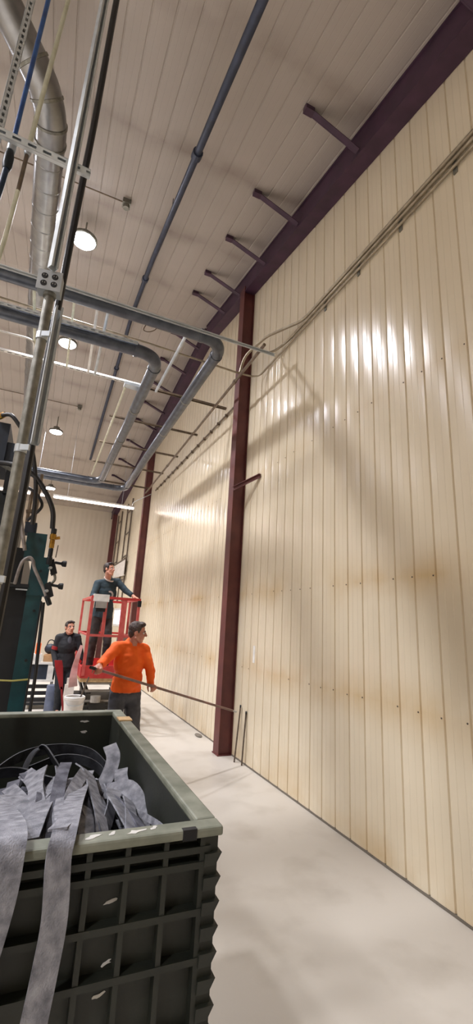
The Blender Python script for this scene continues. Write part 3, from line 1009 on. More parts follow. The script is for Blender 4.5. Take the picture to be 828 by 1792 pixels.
strap([(0.33, 1.9, 1.12), (0.4, 1.82, 1.15), (0.43, 1.72, 1.11), (0.42, 1.6, 1.05)], (0.6, 0.2, 0.7), 0.06,
      'grey strap folded over at the right edge of the heap', group=None)
strap([(0.36, 1.75, 1.13), (0.41, 1.6, 1.14), (0.43, 1.45, 1.16), (0.44, 1.35, 1.15)], (0.2, 0.1, 1), 0.018,
      'narrow pale cord arching at the right front of the heap', group=None)
strap([(0.17, 1.95, 1.17), (0.13, 1.75, 1.19), (0.09, 1.55, 1.2), (0.06, 1.35, 1.21)], (1, 0.35, 0.1), 0.052, 'grey strap slanting left from the middle of the heap to the rim')
SHARED = 'dusty grey strap lying with others in the heap inside the bin'
rnd = random.Random(5)


def heap(x, y):
    return 1.155 - 0.9 * max(0, x - 0.3) ** 1.2 - 0.25 * max(0, y - 2.05) + 0.012 * math.sin(9 * x + 4 * y)


for k in range(30):
    x = -0.2 + 0.62 * (k / 29) + rnd.uniform(-.02, .02)
    y1 = rnd.uniform(1.75, 2.15)
    y0 = rnd.uniform(1.3, 1.5)
    dx = rnd.uniform(-.12, .1)
    top = rnd.uniform(-.035, .05)
    bend = rnd.uniform(-.05, .05)
    P = []
    for q in range(5):
        u = q / 4
        xx = min(0.392, x + dx * u + bend * math.sin(PI * u))
        yy = y1 + (y0 - y1) * u
        P.append((xx, yy, heap(xx, yy) + top * math.cos(u * 1.6) - .03 * (u > .9) + rnd.uniform(-.018, .018)))
    a0 = rnd.uniform(-1.0, 1.0)
    tw = rnd.uniform(-.8, .8)
    sides = [Vector((1, dx * 1.5, a0 + tw * j / 24)) for j in range(25)]
    strap(P, sides, rnd.uniform(.034, .056), SHARED, 'strap' if k % 3 else 'strap_mid')
DARKER = 'black strap end buried under the grey straps in the bin'
for k in range(18):
    x, y = rnd.uniform(-.2, .33), rnd.uniform(1.5, 2.3)
    a = rnd.uniform(0, 6.28)
    P = []
    for q in range(5):
        d_ = (q - 2) * 0.1
        xx = max(-.65, min(.41, x + d_ * math.cos(a)))
        yy = max(1.3, min(2.5, y + d_ * math.sin(a)))
        P.append((xx, yy, heap(xx, yy) - 0.08 + rnd.uniform(-.03, .02)))
    sides = [Vector((-math.sin(a), math.cos(a), rnd.uniform(-.5, .5)))] * 25
    if k % 3:
        strap(P, sides, .055, SHARED, 'strap_mid')
    else:
        strap(P, sides, .055, DARKER, 'strap_dark', 'black straps under the heap')

# ------------------------------------------------------------------ dark press with hoses at the left
t = thing('press_machine', 'tall dark green and black press with hoses at the left edge', 'machine', (-0.8, 4.7, 0))
MB().box((-0.105, 4.0, 0), (0.012, 4.22, 2.0)).build('front_column', M['teal'], t)
MB().box((-0.108, 3.99, 1.9), (0.035, 4.2, 2.215)).build('column_head', M['teal'], t)
MB().box((-0.175, 4.0, 2.2), (-0.022, 4.25, 2.41)).build('upper_block', M['teal'], t)
MB().box((-0.205, 4.02, 2.41), (-0.115, 4.2, 2.5)).build('cap_block', M['navy'], t)
MB().box((-1.9, 4.05, 0.0), (-0.1, 6.4, 1.97)).build('body', M['dark2'], t)
MB().box((-1.9, 4.2, 1.97), (-0.17, 6.4, 2.3)).build('upper_body', M['dark'], t)
MB().box((-1.9, 3.98, 1.955), (-0.1, 4.06, 1.985)).build('ledge', M['dark'], t)
MB().box((-0.9, 3.97, 1.982), (-0.2, 3.985, 1.988)).build('ledge_edge', M['galv_dull'], t)
MB().box((-0.19, 3.975, 1.935), (-0.105, 3.99, 1.945)).build('bright_strip', M['galv'], t)
for x0 in (-1.75, -1.2, -0.68):
    MB().box((x0, 4.035, 0.4), (x0 + 0.42, 4.05, 1.8)).build('side_panel', M['dark'], t)
    MB().box((x0 + 0.03, 4.02, 1.15), (x0 + 0.09, 4.035, 1.2)).build('panel_latch', M['galv_dull'], t)
MB().box((-1.9, 4.1, 2.3), (-0.3, 5.6, 2.75)).build('head_beam', M['dark'], t)
MB().box((-1.2, 4.0, 2.98), (-0.45, 4.6, 3.32)).build('ram_block', M['navy'], t)
MB().box((-0.46, 4.02, 3.0), (-0.36, 4.3, 3.16)).build('ram_bracket', M['navy'], t)
MB().box((-0.42, 4.03, 2.72), (-0.33, 4.3, 3.0)).build('ram_bracket', M['dark'], t)
MB().lathe((-0.8, 4.3, 2.75), [(0.2, 0), (0.2, 0.24)], 20).build('ram_cylinder', M['dark'], t, True)
MB().bar((-0.75, 3.95, 3.06), (-0.28, 3.95, 2.86), 0.02, 0.03).build('guard_bar', M['galv_dull'], t)
for (x0, z0, z1) in ((-0.2, 2.5, 2.78), (-0.145, 2.5, 2.95), (-0.16, 2.5, 2.72)):
    MB().tube([(x0, 4.1, z0), (x0, 4.1, z1)], 0.014, 8).build('riser_pipe', M['brown_metal'], t, True)
MB().bar((-0.22, 4.1, 2.6), (-0.12, 4.1, 2.62), 0.03, 0.03).build('pipe_clamp', M['brown_metal'], t)
# hoses
MB().tube(catmull([(-0.52, 3.95, 3.36), (-0.5, 3.9, 3.35), (-0.44, 3.82, 3.325), (-0.375, 3.8, 3.255), (-0.26, 3.8, 3.1), (-0.19, 3.8, 2.88), (-0.155, 3.8, 2.66), (-0.145, 3.85, 2.45)], 6),
          0.017, 10).build('upper_hose', M['black'], t, True)
MB().lathe((-0.52, 3.95, 3.36), [(0.02, -0.05), (0.026, -0.02), (0.026, 0.02), (0.018, 0.04)], 10, (0.5, -0.6, 0.2)).build('hose_fitting', M['brass'], t)
MB().tube(catmull([(-0.52, 3.95, 2.94), (-0.38, 3.85, 2.92), (-0.27, 3.8, 2.885), (-0.172, 3.8, 2.825), (-0.075, 3.8, 2.7), (-0.01, 3.8, 2.57), (0.008, 3.8, 2.43)], 6),
          0.02, 10).build('curved_hose', M['black'], t, True)
MB().tube(catmull([(-0.3, 3.9, 2.78), (-0.2, 3.86, 2.74), (-0.13, 3.85, 2.68), (-0.1, 3.85, 2.6), (-0.19, 3.95, 2.5)], 6), 0.012, 8).build('thin_hose', M['black'], t, True)
for (z0, z1, r, m) in ((2.43, 2.385, 0.022, 'dark'), (2.385, 2.34, 0.026, 'brass'), (2.34, 2.27, 0.02, 'brass'), (2.27, 2.2, 0.018, 'dark'), (2.2, 2.14, 0.022, 'dark')):
    MB().lathe((0.022, 3.8, z1), [(r * .8, 0), (r, 0.006), (r, z0 - z1 - .006), (r * .8, z0 - z1)], 12).build('valve_fitting', M[m], t)
MB().bar((0.03, 3.8, 2.35), (0.075, 3.79, 2.36), 0.016, 0.022).build('valve_handle', M['brass'], t)
MB().tube([(0.07, 3.8, 2.3), (0.065, 3.8, 2.2)], 0.004, 6).build('thin_wire', M['rod'], t)
for z in (2.155, 1.975):
    c = Vector((0.055, 3.85, z - 0.03))
    MB().obox(c, (0.02, 0, 0.012), (0, 0.03, 0), (-0.02, 0, 0.055)).build('valve_body', M['dark2'], t)
    MB().tube([c + Vector((0.01, -0.01, 0.04)), c + Vector((0.07, -0.01, 0.035))], 0.011, 8).build('valve_stem', M['dark2'], t, True)
    MB().lathe(c + Vector((0.06, -0.01, 0.036)), [(0.014, 0), (0.024, 0.01), (0.026, 0.035), (0.022, 0.04)], 10, (1, 0, 0)).build('valve_knob', M['dark2'], t)
    MB().lathe(c + Vector((-0.022, -0.03, -0.01)), [(0.012, 0), (0.012, 0.03)], 8, (0.3, -1, 0)).build('plug', M['galv'], t)
MB().tube(catmull([(0.05, 3.86, 2.08), (0.075, 3.84, 2.07), (0.085, 3.84, 2.03), (0.06, 3.85, 1.99)], 5), 0.011, 8).build('hook_pipe', M['galv_dull'], t, True)
MB().tube(catmull([(-0.2, 3.93, 1.98), (-0.185, 3.86, 2.08), (-0.167, 3.85, 2.152), (-0.125, 3.85, 2.185), (-0.095, 3.85, 2.16), (-0.074, 3.85, 2.1), (0.0, 3.85, 1.975), (0.045, 3.85, 1.89)], 6),
          0.013, 10).build('grey_hose', M['greyhose'], t, True)
MB().lathe((0.042, 3.85, 1.9), [(0.016, 0), (0.02, 0.01), (0.02, 0.07), (0.015, 0.08)], 10, (0.45, 0, -0.9)).build('hose_end', M['dark'], t)
MB().tube([(-0.25, 3.97, 2.75), (-0.24, 3.95, 2.5), (-0.17, 3.95, 2.25)], 0.015, 8).build('thin_hose', M['greyhose'], t, True)
MB().tube([(0.03, 3.95, 1.85), (0.055, 3.95, 1.3), (0.06, 3.97, 0.0)], 0.013, 8).build('drain_pipe', M['dark2'], t, True)
MB().tube([(0.012, 3.985, 1.86), (0.012, 3.985, 0.3)], 0.008, 8).build('edge_conduit', M['dark2'], t, True)
MB().tube([(-0.25, 3.985, 1.255), (-0.1, 3.985, 1.25), (0.02, 3.985, 1.262)], 0.007, 6).build('yellow_cord', M['yellow'], t, True)
for z in (2.1, 1.78, 1.4, 0.95):
    MB().lathe((-0.03, 4.0, z), [(0.012, 0), (0.012, 0.012)], 6, (0, -1, 0)).build('bolt', M['dark2'], t)

# ------------------------------------------------------------------ clutter left of the lift
t = thing('wire_crate', 'dark slatted crate with a pale top frame behind the press', 'crate', (0.3, 10.0, 0))
X0, X1, Y0, Y1 = 0.02, 0.48, 9.85, 10.5
for z in (0.14, 0.26, 0.38):
    MB().box((X0, Y0, z), (X1, Y0 + 0.02, z + 0.07)).build('slat', M['dark2'], t)
    MB().box((X1 - 0.02, Y0, z), (X1, Y1, z + 0.07)).build('slat', M['dark2'], t)
for x in (X0, X1 - 0.03):
    for yy in (Y0, Y1 - 0.03):
        MB().box((x, yy, 0), (x + 0.03, yy + 0.03, 0.85)).build('post', M['lift_grey'], t)
MB().box((X0, Y0 - 0.01, 0.5), (X1, Y0 + 0.02, 0.54)).build('rail', M['paper'], t)
MB().box((X0, Y0 - 0.01, 0.82), (X1, Y0 + 0.02, 0.86)).build('rail', M['paper'], t)
MB().box((X0, Y0 + 0.02, 0.54), (X1 - 0.12, Y0 + 0.03, 0.82)).build('mesh_panel', M['navy'], t)
MB().box((X1 - 0.14, Y0 + 0.0, 0.52), (X1, Y0 + 0.02, 0.84)).build('white_panel', M['paper'], t)
MB().box((X0, Y0, 0.08), (X1, Y1, 0.12)).build('deck', M['dark'], t)
o = MB().lathe((0.5, 9.55, 0), [(0.13, 0), (0.14, 0.02), (0.14, 0.2), (0.135, 0.22), (0.14, 0.24), (0.14, 0.46), (0.13, 0.48), (0.11, 0.485)], 20).build('drum', M['bluegrey'], None, True)
tag(o, 'small blue-grey drum on the floor in front of the slatted crate', 'drum')
o = MB().box((0.05, 9.98, 0.8), (0.2, 10.2, 1.0)).build('carton', M['paper'])
tag(o, 'white carton on the slatted crate at the machine edge', 'box')
o = MB().quadbox([(0.24, 9.95, 0.86), (0.46, 9.95, 0.86), (0.46, 10.2, 0.86), (0.24, 10.2, 0.86), (0.24, 9.95, 0.98), (0.42, 9.95, 1.02), (0.42, 10.2, 1.02), (0.24, 10.2, 0.98)]).build('carton', M['card'])
tag(o, 'small brown cardboard box on top of the slatted crate', 'box')
t = thing('work_bag', 'dark tool bag with a strap handle standing on the cardboard box', 'bag', (0.3, 10.07, 1.0))
MB().ball((0.34, 10.07, 1.1), (0.11, 0.08, 0.1), 12, 8).build('bag_body', M['navy'], t, True)
MB().tube(catmull([(0.26, 10.07, 1.15), (0.3, 10.07, 1.26), (0.38, 10.07, 1.26), (0.42, 10.07, 1.15)]), 0.01, 6).build('handle', M['dark2'], t, True)
o = MB().box((0.07, 10.0, 1.0), (0.16, 10.18, 1.2)).build('orange_canister', M['orange'])
tag(o, 'small orange canister on the white carton beside the press', 'canister')
t = thing('hand_truck', 'deep red hand truck standing in front of the man in black, left of the pail', 'hand truck', (0.52, 8.45, 0))
MB().quadbox([(0.40, 8.45, 0.92), (0.53, 8.45, 0.92), (0.53, 8.48, 0.92), (0.40, 8.48, 0.92), (0.38, 8.45, 1.02), (0.5, 8.45, 1.02), (0.5, 8.48, 1.02), (0.38, 8.48, 1.02)]).build('handle', M['deepred'], t)
MB().quadbox([(0.53, 8.45, 0.56), (0.58, 8.45, 0.56), (0.58, 8.48, 0.56), (0.53, 8.48, 0.56), (0.40, 8.45, 0.92), (0.53, 8.45, 0.92), (0.53, 8.48, 0.92), (0.40, 8.48, 0.92)]).build('back_plate', M['deepred'], t)
MB().bar((0.55, 8.465, 0.6), (0.66, 8.465, 0.05), 0.03, 0.03).build('frame_tube', M['deepred'], t)
MB().box((0.58, 8.33, 0.0), (0.72, 8.45, 0.02)).build('toe_plate', M['deepred'], t)
for s in (8.41, 8.52):
    MB().lathe((0.655, s, 0.08), [(0.08, -0.02), (0.08, 0.02)], 16, (0, 1, 0)).build('wheel', M['black'], t)
t = thing('white_pail', 'tall white pail on the floor in front of the lift, behind the bin', 'pail', (0.71, 7.62, 0))
MB().lathe((0.71, 7.62, 0.0), [(0.12, 0), (0.145, 0.53), (0.155, 0.54), (0.155, 0.57), (0.145, 0.58), (0.135, 0.575), (0.112, 0.02)], 24).build('shell', M['bucket'], t, True)
MB().tube(catmull([(0.56, 7.62, 0.55), (0.62, 7.49, 0.47), (0.8, 7.49, 0.47), (0.86, 7.62, 0.55)]), 0.005, 6).build('handle', M['galv'], t)
t = thing('board_stack', 'pale boards leaning behind the white pail, left of the lift', 'board', (0.7, 8.75, 0))
for k in range(2):
    MB().quadbox([(0.6 + .03 * k, 8.6 + .05 * k, 0.0), (0.77, 8.6 + .05 * k, 0.0), (0.77, 8.63 + .05 * k, 0.0), (0.6 + .03 * k, 8.63 + .05 * k, 0.0),
                  (0.62 + .03 * k, 8.72 + .05 * k, 0.6 + .1 * k), (0.78, 8.72 + .05 * k, 0.62 + .1 * k), (0.78, 8.75 + .05 * k, 0.62 + .1 * k), (0.62 + .03 * k, 8.75 + .05 * k, 0.6 + .1 * k)]).build('board', M['stone'], t)

# ------------------------------------------------------------------ scissor lift
LX0, LX1, LY0, LY1, LZ = 0.82, 1.62, 8.0, 9.75, 0.97
t = thing('scissor_lift', 'red scissor lift with a guard rail, carrying the man in the sweatshirt', 'lift', ((LX0 + LX1) / 2, (LY0 + LY1) / 2, 0))
MB().box((LX0 + 0.04, LY0 + 0.05, 0.12), (LX1 - 0.04, LY1 - 0.05, 0.36)).build('chassis', M['lift_base'], t)
MB().box((LX0 + 0.06, LY0 + 0.03, 0.2), (LX1 - 0.06, LY0 + 0.06, 0.3)).build('bumper', M['lift_grey'], t)
for x in (LX0 + 0.05, LX1 - 0.05):
    for yy in (LY0 + 0.25, LY1 - 0.25):
        w = MB().lathe((x, yy, 0.15), [(0.13, -0.05), (0.15, -0.04), (0.15, 0.04), (0.13, 0.05)], 20, (1, 0, 0)).build('wheel', M['black'], t)
        MB().lathe((x, yy, 0.15), [(0.07, -0.056), (0.07, 0.056)], 14, (1, 0, 0)).build('hub', M['lift_grey'], w)
for i, (za, zb) in enumerate(((0.4, 0.56), (0.56, 0.72))):
    for x in (LX0 + 0.12, LX1 - 0.12):
        MB().bar((x, LY0 + 0.12, za), (x, LY1 - 0.12, zb), 0.035, 0.06).build('scissor_arm', M['lift_base'], t)
        MB().bar((x + 0.04, LY0 + 0.12, zb), (x + 0.04, LY1 - 0.12, za), 0.035, 0.06).build('scissor_arm', M['lift_base'], t)
for z in (0.42, 0.58, 0.7):
    MB().tube([(LX0 + 0.08, LY0 + 0.12, z), (LX1 - 0.08, LY0 + 0.12, z)], 0.022, 10).build('cross_pin', M['lift_grey'], t, True)
MB().lathe((LX0 + 0.25, LY0 + 0.02, 0.42), [(0.08, 0), (0.08, 0.1)], 14, (0, 0, 1)).build('pump_motor', M['lift_grey'], t)
MB().box((LX0 + 0.16, LY0 + 0.0, 0.3), (LX0 + 0.42, LY0 + 0.05, 0.4)).build('motor_tray', M['lift_base'], t)
MB().box((LX0 - 0.03, LY0, 0.73), (LX1, LY1, 0.79)).build('deck_frame', M['tan'], t)
MB().box((LX0 - 0.03, LY0, 0.79), (LX1, LY1, 0.83)).build('deck', M['red'], t)
MB().box((LX0 - 0.03, LY0 - 0.01, 0.79), (LX1, LY0 + 0.01, 0.99)).build('toe_board', M['red'], t)
MB().box((LX0 - 0.04, LY0, 0.79), (LX0 - 0.02, LY1, 0.97)).build('toe_board', M['red'], t)
MB().box((LX1 - 0.02, LY0, 0.79), (LX1, LY1, 0.97)).build('toe_board', M['red'], t)
MB().box((LX0 - 0.03, LY1 - 0.02, 0.79), (LX1, LY1, 0.97)).build('toe_board', M['red'], t)
ZT, ZM = 2.1, 1.47
for (x, yy, w) in ((LX0, LY0, 0.05), (LX1 - 0.005, LY0, 0.045), (LX0 + 0.23, LY0, 0.055), (LX0 + 0.54, LY0, 0.09), (LX0, LY1 - 0.02, 0.04), (LX1 - 0.005, LY1 - 0.02, 0.04),
                   (LX1 - 0.005, (LY0 + LY1) / 2, 0.04)):
    zb = ZM if w in (0.055,) else 0.83
    MB().bar((x, yy, zb), (x, yy, ZT), 0.035, w, (1, 0, 0)).build('post', M['red_fade'], t)
for z, w in ((ZT, 0.045), (ZM, 0.038)):
    MB().bar((LX0 - 0.02, LY0, z), (LX1 + 0.02, LY0, z), w, w).build('rail', M['red' if z == ZT else 'red_fade'], t)
    MB().bar((LX0 - 0.02, LY1 - 0.02, z), (LX1 + 0.02, LY1 - 0.02, z), w, w).build('rail', M['red'], t)
    MB().bar((LX0, LY0, z), (LX0, LY1 - 0.02, z), w * .8, w * .8).build('rail', M['red_fade'], t)
    MB().bar((LX1 - 0.005, LY0, z), (LX1 - 0.005, LY1 - 0.02, z), w * .8, w * .8).build('rail', M['red_fade'], t)
MB().box((LX0 + 0.01, LY0 - 0.05, 2.03), (LX0 + 0.27, LY0 + 0.06, 2.15)).build('control_box', M['paper'], t)
MB().box((LX0 + 0.06, LY0 - 0.06, 1.92), (LX0 + 0.24, LY0 - 0.01, 2.03)).build('control_panel', M['lift_grey'], t)
MB().box((LX0 + 0.07, LY0 - 0.05, 1.86), (LX0 + 0.22, LY0 - 0.02, 1.92)).build('control_lever_boot', M['dark2'], t)
MB().box((LX0 + 0.5, LY0 + 0.1, 1.12), (LX1 - 0.06, LY0 + 0.14, ZM)).build('manual_case', M['lift_grey'], t)
MB().box((LX1 - 0.03, LY0 - 0.03, 1.98), (LX1 + 0.03, LY0 + 0.03, 2.085)).build('rail_latch', M['dark'], t)
MB().ribbon(catmull([(0.785, 8.42, 1.28), (0.745, 8.4, 1.1), (0.72, 8.42, 0.92), (0.715, 8.41, 0.75), (0.73, 8.43, 0.6)], 5), (1, 0.25, 0),
            [.05 + .0052 * k for k in range(21)], 0.005).build('plastic_sheet', M['pink'], t, True)
for z in (0.35, 0.6):
    MB().bar((LX0 - 0.06, 9.3, z), (LX0 - 0.06, 9.65, z), 0.03, 0.03).build('step', M['red_fade'], t)


# ------------------------------------------------------------------ people
class Blob:
    """closed primitives that a voxel remesh fuses into one continuous skin"""
    def __init__(self):
        self.mb = MB()

    def cap(self, p0, p1, r0, r1, flat=None, n=14):
        """tapered capsule; flat = (direction, factor) squeezes the section along a direction"""
        p0, p1 = Vector(p0), Vector(p1)
        d = (p1 - p0)
        L = d.length
        a = d / L if L > 1e-6 else Vector((0, 0, 1))
        base = len(self.mb.v)
        prof = []
        for k in range(6):
            q = PI / 2 * k / 5
            prof.append((max(1e-4, r0 * math.sin(q)), -r0 * math.cos(q)))
        for k in range(1, 6):
            u = k / 6
            prof.append((r0 + (r1 - r0) * u, L * u))
        for k in range(6):
            q = PI / 2 * k / 5
            prof.append((max(1e-4, r1 * math.cos(q)), L + r1 * math.sin(q)))
        self.mb.lathe(p0, prof, n, a)
        if flat:
            fd, ff = Vector(flat[0]).normalized(), flat[1]
            for i in range(base, len(self.mb.v)):
                v = self.mb.v[i]
                ax = p0 + a * (v - p0).dot(a)
                o = v - ax
                self.mb.v[i] = ax + o + fd * (o.dot(fd) * (ff - 1))
        return self

    def ell(self, c, r, B=None):
        base = len(self.mb.v)
        self.mb.ball((0, 0, 0), r, 18, 12)
        B = B or Matrix.Identity(3)
        for i in range(base, len(self.mb.v)):
            self.mb.v[i] = B @ self.mb.v[i] + Vector(c)
        return self

    def build(self, name, m, parent, voxel=0.01, smooth=4, wrinkle=0.0, wscale=9.0, factor=0.5):
        me = bpy.data.meshes.new(name)
        org = WO[parent.name]
        me.from_pydata([tuple(p - org) for p in self.mb.v], [], self.mb.f)
        bm = bmesh.new()
        bm.from_mesh(me)
        bmesh.ops.recalc_face_normals(bm, faces=bm.faces)
        bm.to_mesh(me)
        bm.free()
        tmp = bpy.data.objects.new('tmp_blob', me)
        COL.objects.link(tmp)
        r = tmp.modifiers.new('r', 'REMESH')
        r.mode = 'VOXEL'
        r.voxel_size = voxel
        s = tmp.modifiers.new('s', 'SMOOTH')
        s.factor = factor
        s.iterations = smooth
        dg = bpy.context.evaluated_depsgraph_get()
        out = bpy.data.meshes.new_from_object(tmp.evaluated_get(dg))
        bpy.data.objects.remove(tmp)
        bpy.data.meshes.remove(me)
        out.name = name
        out.materials.clear()
        out.materials.append(m)
        if wrinkle:
            ns = [v.normal.copy() for v in out.vertices]
            for v, nn in zip(out.vertices, ns):
                p = v.co * wscale
                w = noise.noise(Vector((p.x, p.y, p.z * 1.9))) + 0.5 * noise.noise(p * 2.3)
                v.co += nn * w * wrinkle
        out.polygons.foreach_set('use_smooth', [True] * len(out.polygons))
        o = bpy.data.objects.new(name, out)
        COL.objects.link(o)
        o.parent = parent
        o.location = org - WO[parent.name]
        WO[o.name] = org
        return o


def basis(fwd, up=(0, 0, 1)):
    """columns: right-hand side of the figure's own view (x), forward (y), up (z)"""
    f = Vector(fwd).normalized()
    u = Vector(up)
    x = f.cross(u).normalized()
    u = x.cross(f)
    return Matrix((x, f, u)).transposed()


def head_blob(b, c, B, s=1.0):
    def P(x, y, z):
        return Vector(c) + B @ Vector((x * s, y * s, z * s))
    b.ell(P(0, -.012, .035), (.074 * s, .094 * s, .083 * s), B)
    b.ell(P(0, .022, -.04), (.059 * s, .066 * s, .074 * s), B)
    b.ell(P(0, .05, -.095), (.03 * s, .028 * s, .022 * s), B)
    b.cap(P(-.055, .0, -.06), P(-.022, .05, -.1), .022 * s, .02 * s)
    b.cap(P(.055, .0, -.06), P(.022, .05, -.1), .022 * s, .02 * s)
    b.cap(P(0, .084, .012), P(0, .106, -.026), .009 * s, .014 * s)
    b.ell(P(-.013, .096, -.03), (.009 * s,) * 3, B)
    b.ell(P(.013, .096, -.03), (.009 * s,) * 3, B)
    b.cap(P(-.042, .07, .024), P(.042, .07, .024), .013 * s, .013 * s)
    b.ell(P(-.042, .058, -.025), (.02 * s, .018 * s, .018 * s), B)
    b.ell(P(.042, .058, -.025), (.02 * s, .018 * s, .018 * s), B)
    b.cap(P(-.022, .076, -.056), P(.022, .076, -.056), .008 * s, .008 * s)
    b.cap(P(-.018, .075, -.068), P(.018, .075, -.068), .009 * s, .009 * s)
    for q in (-1, 1):
        b.ell(P(.076 * q, -.008, -.005), (.011 * s, .021 * s, .033 * s), B)


def head_parts(c, B, parent, hair_m, s=1.0, brow=True):
    def P(x, y, z):
        return Vector(c) + B @ Vector((x * s, y * s, z * s))
    h = Blob()
    h.ell(P(0, -.022, .048), (.08 * s, .094 * s, .082 * s), B)
    h.ell(P(0, .03, .098), (.06 * s, .05 * s, .03 * s), B)
    h.ell(P(-.03, .05, .095), (.04 * s, .035 * s, .024 * s), B)
    h.ell(P(.03, .048, .097), (.042 * s, .036 * s, .026 * s), B)
    h.ell(P(0, -.06, .0), (.066 * s, .05 * s, .075 * s), B)
    for q in (-1, 1):
        h.ell(P(.066 * q, -.012, .04), (.018 * s, .05 * s, .045 * s), B)
        h.ell(P(.07 * q, .022, .022), (.01 * s, .01 * s, .03 * s), B)
    h.build('hair', hair_m, parent, 0.007, 2, 0.005, 60)
    for q in (-1, 1):
        e = MB().ball(P(.031 * q, .074, .0), .0125 * s, 10, 8).build('eye', M['eye'], parent, True)
        MB().ball(P(.031 * q, .082, .0), .0062 * s, 8, 6).build('iris', M['iris'], e, True)
        MB().tube([P(.016 * q, .089, .02), P(.034 * q, .086, .025), P(.05 * q, .075, .02)], .0045 * s, 6).build('eyebrow', hair_m, parent, True)


def hand_blob(b, w, d, nrm, side, curl, s=1.0, thumb_curl=0.5):
    """palm, four unequal bent fingers and a side thumb. w wrist, d hand direction, nrm palm normal (palm side), side = thumb side"""
    w, d = Vector(w), Vector(d).normalized()
    nrm = (Vector(nrm) - d * Vector(nrm).dot(d)).normalized()
    side = (Vector(side) - d * Vector(side).dot(d) - nrm * Vector(side).dot(nrm)).normalized()
    b.cap(w - d * .02 * s, w + d * .03 * s, .026 * s, .03 * s, (nrm, .62))
    b.cap(w + d * .025 * s + side * .014 * s, w + d * .08 * s + side * .02 * s, .022 * s, .02 * s, (nrm, .7))
    b.cap(w + d * .025 * s - side * .014 * s, w + d * .075 * s - side * .02 * s, .022 * s, .019 * s, (nrm, .7))
    for k, (off, L) in enumerate(((.03, .072), (.0105, .08), (-.0095, .075), (-.028, .058))):
        p = w + d * (.088 - .003 * abs(k - 1)) * s + side * off * s
        a = 0.0
        dirv = d + side * off * 1.2
        dirv.normalize()
        for j, fr in enumerate((.45, .32, .23)):
            a += curl[j] * (1 + .08 * (k - 1.5))
            dd = dirv * math.cos(a) + nrm * math.sin(a)
            q = p + dd * L * fr * s
            b.cap(p, q, (.0098 - .0012 * j) * s, (.0088 - .0012 * j) * s, n=10)
            p = q
    p = w + d * .03 * s + side * .026 * s
    d1 = (d * .6 + side * .75 + nrm * .3).normalized()
    q = p + d1 * .038 * s
    b.cap(p, q, .014 * s, .0115 * s, n=10)
    d2 = (d * .8 + side * (.5 - thumb_curl) + nrm * (.3 + thumb_curl)).normalized()
    q2 = q + d2 * .03 * s
    b.cap(q, q2, .0112 * s, .0095 * s, n=10)
    b.cap(q2, q2 + d2 * .022 * s, .0095 * s, .008 * s, n=10)


